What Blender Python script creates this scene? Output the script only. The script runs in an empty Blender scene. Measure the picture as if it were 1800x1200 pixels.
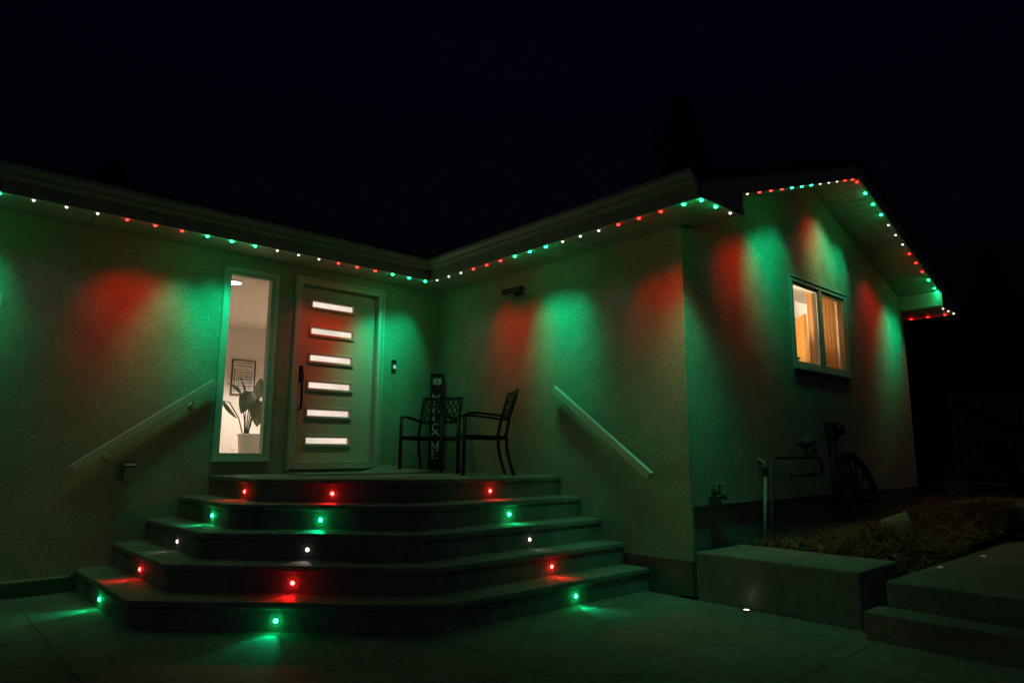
import bpy, bmesh, math, random
from mathutils import Vector, Matrix

random.seed(11)
scene = bpy.context.scene
COL = scene.collection

# ------------------------------------------------------------------ camera
cam_d = bpy.data.cameras.new('camera')
cam = bpy.data.objects.new('camera', cam_d)
COL.objects.link(cam)
cam_d.sensor_width = 36.0
cam_d.lens = 23.89
cam_d.clip_start = 0.05
cam_d.clip_end = 900.0
YAW, PITCH, ROLL = 0.7373, 0.1610, 0.0044
_f = Vector((math.sin(YAW) * math.cos(PITCH), math.cos(YAW) * math.cos(PITCH), math.sin(PITCH)))
_r = Vector((math.cos(YAW), -math.sin(YAW), 0))
_u = _r.cross(_f)
_r2 = _r * math.cos(ROLL) + _u * math.sin(ROLL)
_u2 = -_r * math.sin(ROLL) + _u * math.cos(ROLL)
M = Matrix((( _r2.x, _u2.x, -_f.x, -5.2061), (_r2.y, _u2.y, -_f.y, -7.1753), (_r2.z, _u2.z, -_f.z, 1.2209), (0, 0, 0, 1)))
cam.matrix_world = M
scene.camera = cam

# ------------------------------------------------------------------ night sky
world = bpy.data.worlds.new('World')
scene.world = world
world.use_nodes = True
wn = world.node_tree
wn.nodes.clear()
sky = wn.nodes.new('ShaderNodeTexSky')
sky.sky_type = 'NISHITA'
sky.sun_disc = False
sky.sun_elevation = math.radians(-3.6)
sky.sun_rotation = math.radians(222)
sky.altitude = 600
bg = wn.nodes.new('ShaderNodeBackground')
bg.inputs['Strength'].default_value = 0.055
wo = wn.nodes.new('ShaderNodeOutputWorld')
tint = wn.nodes.new('ShaderNodeVectorMath')
tint.operation = 'MULTIPLY'
tint.inputs[1].default_value = (0.45, 0.62, 1.55)
wn.links.new(sky.outputs[0], tint.inputs[0])
wn.links.new(tint.outputs[0], bg.inputs['Color'])
wn.links.new(bg.outputs[0], wo.inputs['Surface'])

# added weak fill lamp to lift the dark yard, high behind the camera (same bearing as the sky's sun)
yard_fill_d = bpy.data.lights.new('yard_fill', 'SUN')
yard_fill_d.energy = 0.012
yard_fill_d.angle = math.radians(8)
yard_fill_d.color = (1.0, 0.97, 0.90)
yard_fill = bpy.data.objects.new('yard_fill', yard_fill_d)
COL.objects.link(yard_fill)
yard_fill.rotation_euler = Vector((math.sin(math.radians(42)), math.cos(math.radians(42)), -1.0)).to_track_quat('-Z', 'Y').to_euler()

scene.view_settings.view_transform = 'Standard'
scene.view_settings.look = 'None'
scene.view_settings.exposure = 0.0
scene.view_settings.gamma = 1.0
scene.view_settings.use_curve_mapping = False
scene.render.engine = 'CYCLES'
scene.cycles.use_denoising = True
scene.cycles.max_bounces = 6
scene.cycles.diffuse_bounces = 3
scene.cycles.glossy_bounces = 3
scene.cycles.transparent_max_bounces = 8
scene.cycles.caustics_reflective = False
scene.cycles.caustics_refractive = False
scene.cycles.sample_clamp_indirect = 2.0
scene.cycles.use_light_tree = True

# lamp settings (watts) used by the fixtures' own builders below
LED_W = {'green': 17.0, 'red': 8.2, 'white': 0.4}
LED_DOWN = {'green': 5.2, 'red': 1.25, 'white': 0.5}
LED_SPILL = {'green': 60.0, 'red': 18.0, 'white': 4.0}
LED_COL = {'green': (0.0, 1.0, 0.40), 'red': (1.0, 0.010, 0.006), 'white': (1.0, 0.86, 0.70)}
LENS_COL = {'green': (0.006, 1.0, 0.22), 'red': (1.0, 0.012, 0.010), 'white': (1.0, 0.88, 0.74)}
FILL_SCONCE_W = 200.0
STEP_W = {'green': 2.8, 'red': 3.2, 'white': 0.3}

# ------------------------------------------------------------------ materials
def mat(name, col, rough=0.6, metal=0.0, bump=None, var=None, spec=0.5, coat=0.0):
    """bump = (noise scale, strength, distance); var = (noise scale, amount)"""
    m = bpy.data.materials.new(name)
    m.use_nodes = True
    nt = m.node_tree
    b = nt.nodes['Principled BSDF']
    b.inputs['Base Color'].default_value = (*col, 1)
    b.inputs['Roughness'].default_value = rough
    b.inputs['Metallic'].default_value = metal
    b.inputs['Specular IOR Level'].default_value = spec
    b.inputs['Coat Weight'].default_value = coat
    tc = nt.nodes.new('ShaderNodeNewGeometry')
    last = None
    if var:
        for i, (sc, amt) in enumerate(var):
            n = nt.nodes.new('ShaderNodeTexNoise')
            n.inputs['Scale'].default_value = sc
            n.inputs['Detail'].default_value = 4
            n.inputs['Roughness'].default_value = 0.6
            nt.links.new(tc.outputs['Position'], n.inputs['Vector'])
            mr = nt.nodes.new('ShaderNodeMapRange')
            mr.inputs['From Min'].default_value = 0.3
            mr.inputs['From Max'].default_value = 0.7
            mr.inputs['To Min'].default_value = 1 - amt
            mr.inputs['To Max'].default_value = 1 + amt
            nt.links.new(n.outputs['Fac'], mr.inputs['Value'])
            mx = nt.nodes.new('ShaderNodeVectorMath')
            mx.operation = 'SCALE'
            if last is None:
                mx.inputs[0].default_value = col
            else:
                nt.links.new(last, mx.inputs[0])
            nt.links.new(mr.outputs[0], mx.inputs['Scale'])
            last = mx.outputs[0]
        nt.links.new(last, b.inputs['Base Color'])
    if bump:
        prev = None
        for sc, st, di in bump:
            n = nt.nodes.new('ShaderNodeTexNoise')
            n.inputs['Scale'].default_value = sc
            n.inputs['Detail'].default_value = 5
            n.inputs['Roughness'].default_value = 0.65
            nt.links.new(tc.outputs['Position'], n.inputs['Vector'])
            bp = nt.nodes.new('ShaderNodeBump')
            bp.inputs['Strength'].default_value = st
            bp.inputs['Distance'].default_value = di
            nt.links.new(n.outputs['Fac'], bp.inputs['Height'])
            if prev is not None:
                nt.links.new(prev, bp.inputs['Normal'])
            prev = bp.outputs[0]
        nt.links.new(prev, b.inputs['Normal'])
    return m

def emis(name, col, strength):
    m = bpy.data.materials.new(name)
    m.use_nodes = True
    nt = m.node_tree
    nt.nodes.clear()
    e = nt.nodes.new('ShaderNodeEmission')
    e.inputs['Color'].default_value = (*col, 1)
    e.inputs['Strength'].default_value = strength
    o = nt.nodes.new('ShaderNodeOutputMaterial')
    nt.links.new(e.outputs[0], o.inputs['Surface'])
    return m

def glass(name):
    m = bpy.data.materials.new(name)
    m.use_nodes = True
    nt = m.node_tree
    nt.nodes.clear()
    t = nt.nodes.new('ShaderNodeBsdfTransparent')
    t.inputs['Color'].default_value = (0.93, 0.96, 0.95, 1)
    g = nt.nodes.new('ShaderNodeBsdfGlossy')
    g.inputs['Roughness'].default_value = 0.01
    lw = nt.nodes.new('ShaderNodeLayerWeight')
    lw.inputs['Blend'].default_value = 0.5
    pw = nt.nodes.new('ShaderNodeMath'); pw.operation = 'POWER'; pw.inputs[1].default_value = 4.0
    fr = nt.nodes.new('ShaderNodeMath'); fr.operation = 'MULTIPLY_ADD'; fr.inputs[1].default_value = 0.6; fr.inputs[2].default_value = 0.025
    nt.links.new(lw.outputs['Facing'], pw.inputs[0])
    nt.links.new(pw.outputs[0], fr.inputs[0])
    mx = nt.nodes.new('ShaderNodeMixShader')
    o = nt.nodes.new('ShaderNodeOutputMaterial')
    nt.links.new(fr.outputs[0], mx.inputs[0])
    nt.links.new(t.outputs[0], mx.inputs[1])
    nt.links.new(g.outputs[0], mx.inputs[2])
    nt.links.new(mx.outputs[0], o.inputs['Surface'])
    return m

def wood(name, c1, c2, scale=(18, 18, 1.2), rough=0.5, translucent=0.0):
    m = bpy.data.materials.new(name)
    m.use_nodes = True
    nt = m.node_tree
    b = nt.nodes['Principled BSDF']
    b.inputs['Roughness'].default_value = rough
    g = nt.nodes.new('ShaderNodeNewGeometry')
    mp = nt.nodes.new('ShaderNodeMapping')
    mp.inputs['Scale'].default_value = scale
    n = nt.nodes.new('ShaderNodeTexNoise')
    n.inputs['Scale'].default_value = 3.0
    n.inputs['Detail'].default_value = 5
    r = nt.nodes.new('ShaderNodeValToRGB')
    r.color_ramp.elements[0].position = 0.3
    r.color_ramp.elements[0].color = (*c1, 1)
    r.color_ramp.elements[1].position = 0.7
    r.color_ramp.elements[1].color = (*c2, 1)
    nt.links.new(g.outputs['Position'], mp.inputs['Vector'])
    nt.links.new(mp.outputs[0], n.inputs['Vector'])
    nt.links.new(n.outputs['Fac'], r.inputs['Fac'])
    nt.links.new(r.outputs[0], b.inputs['Base Color'])
    if translucent:
        tr = nt.nodes.new('ShaderNodeBsdfTranslucent')
        nt.links.new(r.outputs[0], tr.inputs['Color'])
        mx = nt.nodes.new('ShaderNodeMixShader')
        mx.inputs[0].default_value = translucent
        nt.links.new(b.outputs[0], mx.inputs[1])
        nt.links.new(tr.outputs[0], mx.inputs[2])
        nt.links.new(mx.outputs[0], nt.nodes['Material Output'].inputs['Surface'])
    return m

def stripes(name, c1, c2, scale):
    m = bpy.data.materials.new(name)
    m.use_nodes = True
    nt = m.node_tree
    b = nt.nodes['Principled BSDF']
    b.inputs['Roughness'].default_value = 0.95
    tc = nt.nodes.new('ShaderNodeTexCoord')
    w = nt.nodes.new('ShaderNodeTexWave')
    w.wave_type = 'BANDS'
    w.bands_direction = 'DIAGONAL'
    w.inputs['Scale'].default_value = scale
    w.inputs['Distortion'].default_value = 0.6
    r = nt.nodes.new('ShaderNodeValToRGB')
    r.color_ramp.elements[0].position = 0.45
    r.color_ramp.elements[0].color = (*c1, 1)
    r.color_ramp.elements[1].position = 0.55
    r.color_ramp.elements[1].color = (*c2, 1)
    nt.links.new(tc.outputs['Object'], w.inputs['Vector'])
    nt.links.new(w.outputs['Fac'], r.inputs['Fac'])
    nt.links.new(r.outputs[0], b.inputs['Base Color'])
    return m

MT = {
    'stucco': mat('stucco', (0.44, 0.43, 0.34), 0.92, bump=[(75, 0.8, 0.008), (22, 0.3, 0.008)], var=[(95, 0.42), (38, 0.20), (5, 0.10), (1.3, 0.12)], spec=0.2),
    'concrete': mat('concrete', (0.27, 0.265, 0.235), 0.85, bump=[(110, 0.5, 0.005), (9, 0.3, 0.004)], var=[(120, 0.5), (14, 0.2), (2.2, 0.22)], spec=0.3),
    'step_concrete': mat('step_concrete', (0.30, 0.285, 0.25), 0.7, bump=[(110, 0.5, 0.004)], var=[(120, 0.42), (16, 0.22), (3.0, 0.3)], spec=0.35),
    'foundation': mat('foundation', (0.32, 0.31, 0.28), 0.9, bump=[(60, 0.5, 0.006)], var=[(3, 0.25)], spec=0.2),
    'rail': mat('rail_white', (0.78, 0.77, 0.72), 0.45, var=[(5, 0.05)]),
    'trim': mat('trim_white', (0.66, 0.65, 0.60), 0.45, var=[(4, 0.05)]),
    'fascia': mat('fascia', (0.52, 0.51, 0.45), 0.5, var=[(6, 0.06)]),
    'gutter': mat('gutter_metal', (0.55, 0.54, 0.48), 0.38, var=[(5, 0.05)]),
    'soffit': mat('soffit_vinyl', (0.50, 0.48, 0.42), 0.55, bump=[(90, 0.15, 0.002)], var=[(8, 0.06)]),
    'roof': mat('shingles', (0.05, 0.048, 0.045), 0.95, bump=[(40, 0.6, 0.01)], var=[(12, 0.3)]),
    'door': mat('door_paint', (0.60, 0.56, 0.50), 0.42, bump=[(120, 0.06, 0.001)], var=[(3, 0.04)]),
    'black': mat('black_metal', (0.012, 0.012, 0.013), 0.45, bump=[(150, 0.1, 0.001)]),
    'chair': mat('chair_metal', (0.016, 0.014, 0.013), 0.5, bump=[(140, 0.15, 0.001)]),
    'sign': wood('sign_board', (0.010, 0.008, 0.007), (0.020, 0.015, 0.012), (30, 30, 2), 0.7),
    'signred': mat('sign_red', (0.07, 0.01, 0.008), 0.7, var=[(20, 0.2)]),
    'signwhite': mat('sign_white', (0.80, 0.78, 0.72), 0.8, var=[(60, 0.15)]),
    'rubber': mat('dark_plastic', (0.02, 0.02, 0.02), 0.5),
    'greyplastic': mat('grey_plastic', (0.22, 0.23, 0.23), 0.4),
    'silver': mat('silver_plastic', (0.45, 0.48, 0.50), 0.35, metal=0.3),
    'iron': mat('painted_iron', (0.10, 0.10, 0.095), 0.55, bump=[(80, 0.3, 0.002)], var=[(15, 0.3)]),
    'pvc': mat('pale_conduit', (0.42, 0.44, 0.42), 0.5),
    'wheel': mat('old_dark_wood', (0.022, 0.018, 0.014), 0.85, bump=[(60, 0.5, 0.003)], var=[(18, 0.3)]),
    'bucket': mat('pale_bucket', (0.36, 0.37, 0.34), 0.6, var=[(10, 0.15)]),
    'soil': mat('soil', (0.045, 0.034, 0.024), 0.95, bump=[(14, 0.8, 0.05), (60, 0.6, 0.01)], var=[(6, 0.3)]),
    'straw': mat('dry_leaves', (0.27, 0.14, 0.085), 0.9, var=[(7, 0.5)]),
    'ground': mat('earth', (0.05, 0.05, 0.04), 0.95, bump=[(2, 0.5, 0.05)], var=[(0.8, 0.3)]),
    'rug': mat('rug_field', (0.34, 0.31, 0.26), 0.95, bump=[(200, 0.6, 0.004)], var=[(60, 0.2)]),
    'rugband': stripes('rug_band', (0.02, 0.02, 0.02), (0.55, 0.52, 0.46), 14),
    'needles': mat('needles', (0.022, 0.035, 0.018), 0.9),
    'bark': mat('bark', (0.05, 0.038, 0.028), 0.95, bump=[(20, 0.7, 0.02)]),
    'leafbush': mat('glossy_leaf', (0.03, 0.05, 0.025), 0.35),
    'oldwood': wood('weathered_wood', (0.22, 0.205, 0.18), (0.36, 0.34, 0.30), (10, 10, 10), 0.85),
    'roomwall': mat('room_paint', (0.74, 0.69, 0.64), 0.8, bump=[(120, 0.08, 0.002)], var=[(2, 0.03)]),
    'roomceil': mat('room_ceiling', (0.78, 0.74, 0.70), 0.85),
    'roomfloor': wood('room_floor', (0.38, 0.28, 0.19), (0.5, 0.38, 0.27), (2, 20, 2), 0.45),
    'skirting': mat('skirting', (0.80, 0.77, 0.73), 0.5),
    'pot': mat('white_ceramic', (0.82, 0.79, 0.78), 0.25, coat=0.3),
    'leaf': wood('house_leaf', (0.10, 0.13, 0.085), (0.17, 0.20, 0.14), (6, 6, 6), 0.4, translucent=0.45),
    'stem': mat('house_stem', (0.08, 0.10, 0.04), 0.5),
    'paper': mat('poster_paper', (0.72, 0.67, 0.61), 0.8),
    'frame': mat('poster_frame', (0.07, 0.055, 0.045), 0.6),
    'ink': mat('poster_ink', (0.03, 0.028, 0.027), 0.8),
    'pine': wood('pine_door', (0.60, 0.28, 0.07), (0.72, 0.38, 0.11), (14, 14, 1.0), 0.45),
    'curtain': wood('brown_curtain', (0.40, 0.18, 0.06), (0.58, 0.29, 0.115), (55, 55, 1.5), 0.9, translucent=0.6),
    'glass': glass('window_glass'),
    'roomlamp': emis('lit_ceiling_lamp', (1.0, 0.86, 0.70), 14.0),
    'fill_globe': emis('lit_fill_globe', (1.0, 0.80, 0.62), 130.0),
    'bellring': emis('lit_bell_ring', (0.65, 0.95, 1.0), 1.2),
    'groundlens': emis('lit_ground_lens', (1.0, 0.93, 0.82), 1.6),
    'dimlens': emis('lit_path_lens', (1.0, 0.86, 0.66), 0.16),
}
MT['lite'] = emis('lit_frosted_glass', (1.0, 0.83, 0.68), 1.0)
_nt = MT['lite'].node_tree
_g = _nt.nodes.new('ShaderNodeNewGeometry'); _n = _nt.nodes.new('ShaderNodeTexNoise'); _m = _nt.nodes.new('ShaderNodeMapRange')
_n.inputs['Scale'].default_value = 3.2; _n.inputs['Detail'].default_value = 3
_m.inputs['From Min'].default_value = .3; _m.inputs['From Max'].default_value = .7
_m.inputs['To Min'].default_value = .72; _m.inputs['To Max'].default_value = 1.12
_nt.links.new(_g.outputs['Position'], _n.inputs['Vector']); _nt.links.new(_n.outputs['Fac'], _m.inputs['Value'])
_nt.links.new(_m.outputs[0], _nt.nodes['Emission'].inputs['Strength'])
for _c in LENS_COL:
    MT['lens_' + _c] = emis('lit_lens_' + _c, LENS_COL[_c], LED_SPILL[_c])
    MT['step_' + _c] = emis('lit_step_lens_' + _c, LENS_COL[_c], 75.0 if _c != 'white' else 3.0)

# ------------------------------------------------------------------ mesh helpers
class MB:
    def __init__(s):
        s.v = []; s.f = []
    def add(s, vs, fs):
        o = len(s.v)
        s.v += [tuple(v) for v in vs]
        s.f += [tuple(i + o for i in f) for f in fs]
        return s
    def box(s, x0, x1, y0, y1, z0, z1):
        vs = [(x0, y0, z0), (x1, y0, z0), (x1, y1, z0), (x0, y1, z0), (x0, y0, z1), (x1, y0, z1), (x1, y1, z1), (x0, y1, z1)]
        return s.add(vs, [(0, 3, 2, 1), (4, 5, 6, 7), (0, 1, 5, 4), (1, 2, 6, 5), (2, 3, 7, 6), (3, 0, 4, 7)])
    def prism(s, poly, z0, z1):
        n = len(poly)
        vs = [(p[0], p[1], z0) for p in poly] + [(p[0], p[1], z1) for p in poly]
        fs = [tuple(range(n - 1, -1, -1)), tuple(range(n, 2 * n))]
        fs += [(i, (i + 1) % n, n + (i + 1) % n, n + i) for i in range(n)]
        return s.add(vs, fs)
    def extrude(s, poly, vec):
        """poly: 3d points, extruded along vec"""
        n = len(poly)
        v = Vector(vec)
        vs = [tuple(Vector(p)) for p in poly] + [tuple(Vector(p) + v) for p in poly]
        fs = [tuple(range(n - 1, -1, -1)), tuple(range(n, 2 * n))]
        fs += [(i, (i + 1) % n, n + (i + 1) % n, n + i) for i in range(n)]
        return s.add(vs, fs)
    def bar(s, a, b, w, h, up=(0, 0, 1)):
        a, b = Vector(a), Vector(b)
        d = (b - a).normalized()
        side = d.cross(Vector(up))
        if side.length < 1e-4:
            side = d.cross(Vector((1, 0, 0)))
        side.normalize()
        u = side.cross(d).normalized()
        vs = []
        for p in (a, b):
            for sx, sz in ((-1, -1), (1, -1), (1, 1), (-1, 1)):
                vs.append(p + side * sx * w / 2 + u * sz * h / 2)
        return s.add(vs, [(3, 2, 1, 0), (4, 5, 6, 7), (0, 1, 5, 4), (1, 2, 6, 5), (2, 3, 7, 6), (3, 0, 4, 7)])
    def tube(s, pts, r, seg=8, cap=True):
        pts = [Vector(p) for p in pts]
        rs = r if isinstance(r, (list, tuple)) else [r] * len(pts)
        rings = []
        ref = None
        for i, p in enumerate(pts):
            d = (pts[min(i + 1, len(pts) - 1)] - pts[max(i - 1, 0)]).normalized()
            if ref is None:
                ref = d.cross(Vector((0, 0, 1)))
                if ref.length < 1e-3:
                    ref = d.cross(Vector((1, 0, 0)))
            a = (ref - d * ref.dot(d))
            if a.length < 1e-4:
                a = d.cross(Vector((0, 1, 0)))
            a.normalize()
            ref = a
            b = d.cross(a)
            rings.append([p + (a * math.cos(t) + b * math.sin(t)) * rs[i] for t in [2 * math.pi * k / seg for k in range(seg)]])
        vs = [v for rg in rings for v in rg]
        fs = []
        for i in range(len(rings) - 1):
            for k in range(seg):
                fs.append((i * seg + k, i * seg + (k + 1) % seg, (i + 1) * seg + (k + 1) % seg, (i + 1) * seg + k))
        if cap:
            fs.append(tuple(range(seg - 1, -1, -1)))
            fs.append(tuple(range((len(rings) - 1) * seg, len(rings) * seg)))
        return s.add(vs, fs)
    def lathe(s, c, prof, axis=(0, 0, 1), seg=16):
        c = Vector(c); ax = Vector(axis).normalized()
        a = ax.cross(Vector((0, 0, 1)))
        if a.length < 1e-3:
            a = Vector((1, 0, 0))
        a.normalize(); b = ax.cross(a)
        vs = []; fs = []
        for r, h in prof:
            for k in range(seg):
                t = 2 * math.pi * k / seg
                vs.append(c + ax * h + (a * math.cos(t) + b * math.sin(t)) * max(r, 1e-4))
        for i in range(len(prof) - 1):
            for k in range(seg):
                fs.append((i * seg + k, i * seg + (k + 1) % seg, (i + 1) * seg + (k + 1) % seg, (i + 1) * seg + k))
        if prof[0][0] > 1e-3:
            fs.append(tuple(range(seg - 1, -1, -1)))
        if prof[-1][0] > 1e-3:
            fs.append(tuple(range((len(prof) - 1) * seg, len(prof) * seg)))
        return s.add(vs, fs)
    def mesh(s, name, m):
        me = bpy.data.meshes.new(name)
        me.from_pydata(s.v, [], s.f)
        bm = bmesh.new(); bm.from_mesh(me)
        bmesh.ops.recalc_face_normals(bm, faces=bm.faces)
        bm.to_mesh(me); bm.free()
        me.materials.append(MT[m])
        return me
    def build(s, name, m, parent=None, bevel=0, smooth=False, loc=None):
        o = bpy.data.objects.new(name, s.mesh(name, m))
        COL.objects.link(o)
        if loc is not None:
            o.location = loc
        if parent is not None:
            o.parent = parent
        if smooth:
            for p in o.data.polygons:
                p.use_smooth = True
        if bevel:
            bv = o.modifiers.new('bevel', 'BEVEL')
            bv.width = bevel; bv.segments = 2; bv.limit_method = 'ANGLE'
        return o

def tag(o, label, cat, group=None):
    o['label'] = label; o['category'] = cat
    if group:
        o['group'] = group
    return o
def thing(name, label, cat, loc=(0, 0, 0), group=None, rz=0):
    o = bpy.data.objects.new(name, None)
    o.empty_display_size = 0.1
    COL.objects.link(o)
    o.location = loc
    o.rotation_euler = (0, 0, rz)
    return tag(o, label, cat, group)
def struct(o):
    o['kind'] = 'structure'
    return o
def part(name, parent):
    o = bpy.data.objects.new(name, None)
    o.empty_display_size = 0.05
    COL.objects.link(o)
    o.parent = parent
    return o
def link_copy(me, name, parent, loc=(0, 0, 0), rot=(0, 0, 0)):
    o = bpy.data.objects.new(name, me)
    COL.objects.link(o)
    o.parent = parent; o.location = loc; o.rotation_euler = rot
    return o
def spot(name, loc, direction, watts, col, angle, blend, radius, parent):
    l = bpy.data.lights.new(name, 'SPOT')
    l.energy = watts; l.color = col; l.spot_size = math.radians(angle); l.spot_blend = blend
    l.shadow_soft_size = radius
    o = bpy.data.objects.new(name, l)
    COL.objects.link(o)
    o.parent = parent
    o.location = loc
    o.rotation_euler = Vector(direction).to_track_quat('-Z', 'Y').to_euler()
    return o

def wall_mesh(mb, axis, at, thick, u0, u1, v0, v1, holes):
    """wall with rectangular openings. axis 'y': plane y=at, u=x; axis 'x': plane x=at, u=y. thick: signed depth inward."""
    us = sorted({u0, u1, *[h[0] for h in holes], *[h[1] for h in holes]})
    vs = sorted({v0, v1, *[h[2] for h in holes], *[h[3] for h in holes]})
    P = (lambda u, d, v: (u, at + d, v)) if axis == 'y' else (lambda u, d, v: (at + d, u, v))
    def inhole(a, b):
        return any(h[0] <= a <= h[1] and h[2] <= b <= h[3] for h in holes)
    for i in range(len(us) - 1):
        for j in range(len(vs) - 1):
            if inhole((us[i] + us[i + 1]) / 2, (vs[j] + vs[j + 1]) / 2):
                continue
            for d in (0, thick):
                mb.add([P(us[i], d, vs[j]), P(us[i + 1], d, vs[j]), P(us[i + 1], d, vs[j + 1]), P(us[i], d, vs[j + 1])], [(0, 1, 2, 3)])
    for (a, b, c, d_) in list(holes) + [(u0, u1, v0, v1)]:
        q = [(a, c), (b, c), (b, d_), (a, d_)]
        for k in range(4):
            p, n = q[k], q[(k + 1) % 4]
            mb.add([P(p[0], 0, p[1]), P(n[0], 0, n[1]), P(n[0], thick, n[1]), P(p[0], thick, p[1])], [(0, 1, 2, 3)])
    return mb

# ------------------------------------------------------------------ key dimensions
YG = -3.756          # gable wall plane
W = 5.72             # wing width
HS = 3.29            # soffit height
OH = 0.53            # eave overhang to fascia
YR = YG - 0.56       # rake fascia plane
HP = 0.98            # porch height
def zr(x):           # rake soffit height
    return HS + 0.338 * (x + 0.49) if x <= 2.86 else HS + 0.338 * (6.21 - x)

# ------------------------------------------------------------------ ground
g = MB()
g.add([(-250, -250, -0.03), (250, -250, -0.03), (250, 250, -0.03), (-250, 250, -0.03)], [(0, 1, 2, 3)])
struct(g.build('ground', 'ground'))

drive = struct(MB().add([(-12, -16, -0.012), (0.02, -16, -0.012), (0.02, 0.16, -0.012), (-12, 0.16, -0.012)], [(0, 1, 2, 3)]).build('driveway', 'foundation'))
xs = [-12, -9.2, -6.4, -4.3, -2.35, -0.02]
ys = [-16, -12.6, -9.8, -7.4, -5.3, -3.45, 0.1]
for i in range(len(xs) - 1):
    for j in range(len(ys) - 1):
        x0, x1, y0, y1 = xs[i] + .0015, xs[i + 1] - .0015, ys[j] + .0015, ys[j + 1] - .0015
        MB().box(x0, x1, y0, y1, -0.01, 0.0).build('slab', 'concrete', drive, bevel=0.004)

# ------------------------------------------------------------------ house
house = thing('house', 'pale stucco L-shaped house with string lights along its eaves and gable', 'house')
WIN1 = (-2.779, -2.185, 1.113, 3.144)
DOOR = (-1.964, -0.871, 1.03, 3.15)
WIN0 = (-5.75, -4.615, 1.55, 2.54)
m = wall_mesh(MB(), 'y', 0.0, 0.2, -7.6, 0.0, 0.14, HS + 0.02, [(WIN1[0] + .02, WIN1[1] - .02, WIN1[2] + .02, WIN1[3] - .02), (DOOR[0] + .02, DOOR[1] - .02, 0.99, DOOR[3] - .02), (WIN0[0] + .02, WIN0[1] - .02, WIN0[2] + .02, WIN0[3] - .02)])
m.build('front_wall', 'stucco', house)
m = wall_mesh(MB(), 'x', 0.0, 0.2, YG + .2, 0.2, 0.30, HS + 0.01, [])
m.build('wing_wall', 'stucco', house)
WIN2 = (2.10, 3.61, 2.145, 3.20)
m = wall_mesh(MB(), 'y', YG, 0.2, 0.0, W, 0.76, HS + 0.01, [(WIN2[0] + .03, WIN2[1] - .03, WIN2[2] + .03, WIN2[3] - .03)])
m.box(0.0, 0.045, YG, YG + .2, 0.30, 0.76)
top = [(0.0, YG, HS + .01), (W, YG, HS + .01), (W, YG, zr(W) + .03), (2.86, YG, zr(2.86) + .03), (0.0, YG, zr(0) + .03)]
m.extrude(top, (0, 0.2, 0))
m.build('gable_wall', 'stucco', house)
MB().box(W - 0.2, W - 0.002, YG + 0.2, 4.9, 0.0, zr(W) + .03).build('far_wall', 'stucco', house)
MB().box(-7.6, W - 0.2, 4.9, 5.1, 0.0, HS).build('rear_wall', 'stucco', house)
MB().box(-7.6, -7.4, 0.2, 4.9, 0.0, HS).build('end_wall', 'stucco', house)
# foundations, drip edge
MB().box(-7.55, -3.5, 0.06, 0.18, -0.02, 0.14).build('foundation', 'foundation', house)
MB().box(0.05, 0.18, YG + .1805, 0.0, -0.02, 0.30).build('foundation', 'foundation', house)
MB().box(0.05, W - .04, YG + 0.045, YG + 0.18, 0.0, 0.758).build('foundation', 'foundation', house)
MB().box(-7.6, -3.90, -0.018, 0.06, 0.128, 0.142).build('drip_edge', 'trim', house)

# roofs (thick slabs) ------------------------------------------------
m = MB()
def slope_slab(mb, a, b, y0, y1, t):
    # a, b: (x, z) lower and upper lines in the xz plane
    mb.extrude([(a[0], y0, a[1]), (b[0], y0, b[1]), (b[0], y0, b[1] + t), (a[0], y0, a[1] + t)], (0, y1 - y0, 0))
slope_slab(m, (-0.60, 3.415), (2.86, 3.415 + 3.46 * .338), YR - .03, 5.3, 0.06)
slope_slab(m, (6.32, 3.415), (2.86, 3.415 + 3.46 * .338), YR - .03, 5.3, 0.06)
m.build('roof', 'roof', house)
m = MB()
m.extrude([(-7.9, -0.60, 3.46), (-7.9, 2.55, 3.46 + 3.15 * .338), (-7.9, 2.55, 3.55 + 3.15 * .338), (-7.9, -0.60, 3.55)], (9.5, 0, 0))
m.extrude([(-7.9, 5.7, 3.46), (-7.9, 2.55, 3.46 + 3.15 * .338), (-7.9, 2.55, 3.55 + 3.15 * .338), (-7.9, 5.7, 3.55)], (9.5, 0, 0))
m.build('roof', 'roof', house)

# soffits --------------------------------------------------------------
def soffit_panel_mesh(w, d):
    """a vinyl panel: two raised flats with a v groove between, in local x (width) and y (depth), facing down"""
    mb = MB()
    g2 = 0.012
    mb.box(0.003, w / 2 - g2 / 2, 0, d, 0, 0.008)
    mb.box(w / 2 - g2 / 2, w / 2 + g2 / 2, 0, d, 0.005, 0.008)
    mb.box(w / 2 + g2 / 2, w - 0.003, 0, d, 0, 0.008)
    return mb.mesh('soffit_panel', 'soffit')
PW = 0.305
sof = MB().box(-7.6, -OH, -OH, 0.0, HS + .010, HS + .020).build('soffit', 'soffit', house)
pm = soffit_panel_mesh(PW, OH - .002)
for i in range(23):
    link_copy(pm, 'soffit_panel', sof, (-OH - .004 - PW * (i + 1), -OH + .001, HS))
sof = MB().box(-OH, 0.0, YG - .05, 0.0, HS + .010, HS + .020).build('soffit', 'soffit', house)
pm = soffit_panel_mesh(PW, OH - .002)
for i in range(10):
    link_copy(pm, 'soffit_panel', sof, (-.001, -OH - PW * (i + 1), HS), (0, 0, math.pi / 2))
MB().box(-OH + .001, -.001, YG - .049, -OH - PW * 10 - .003, HS, HS + .008).build('soffit_panel', 'soffit', sof)
# corner square panel, diagonal mitre strip
MB().box(-OH + .002, -.001, -OH + .002, -.001, HS, HS + .008).build('soffit_panel', 'soffit', sof)
MB().bar((-OH + .01, -OH + .01, HS - .003), (-.01, -.01, HS - .003), .014, .003).build('mitre_strip', 'soffit', sof)
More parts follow.
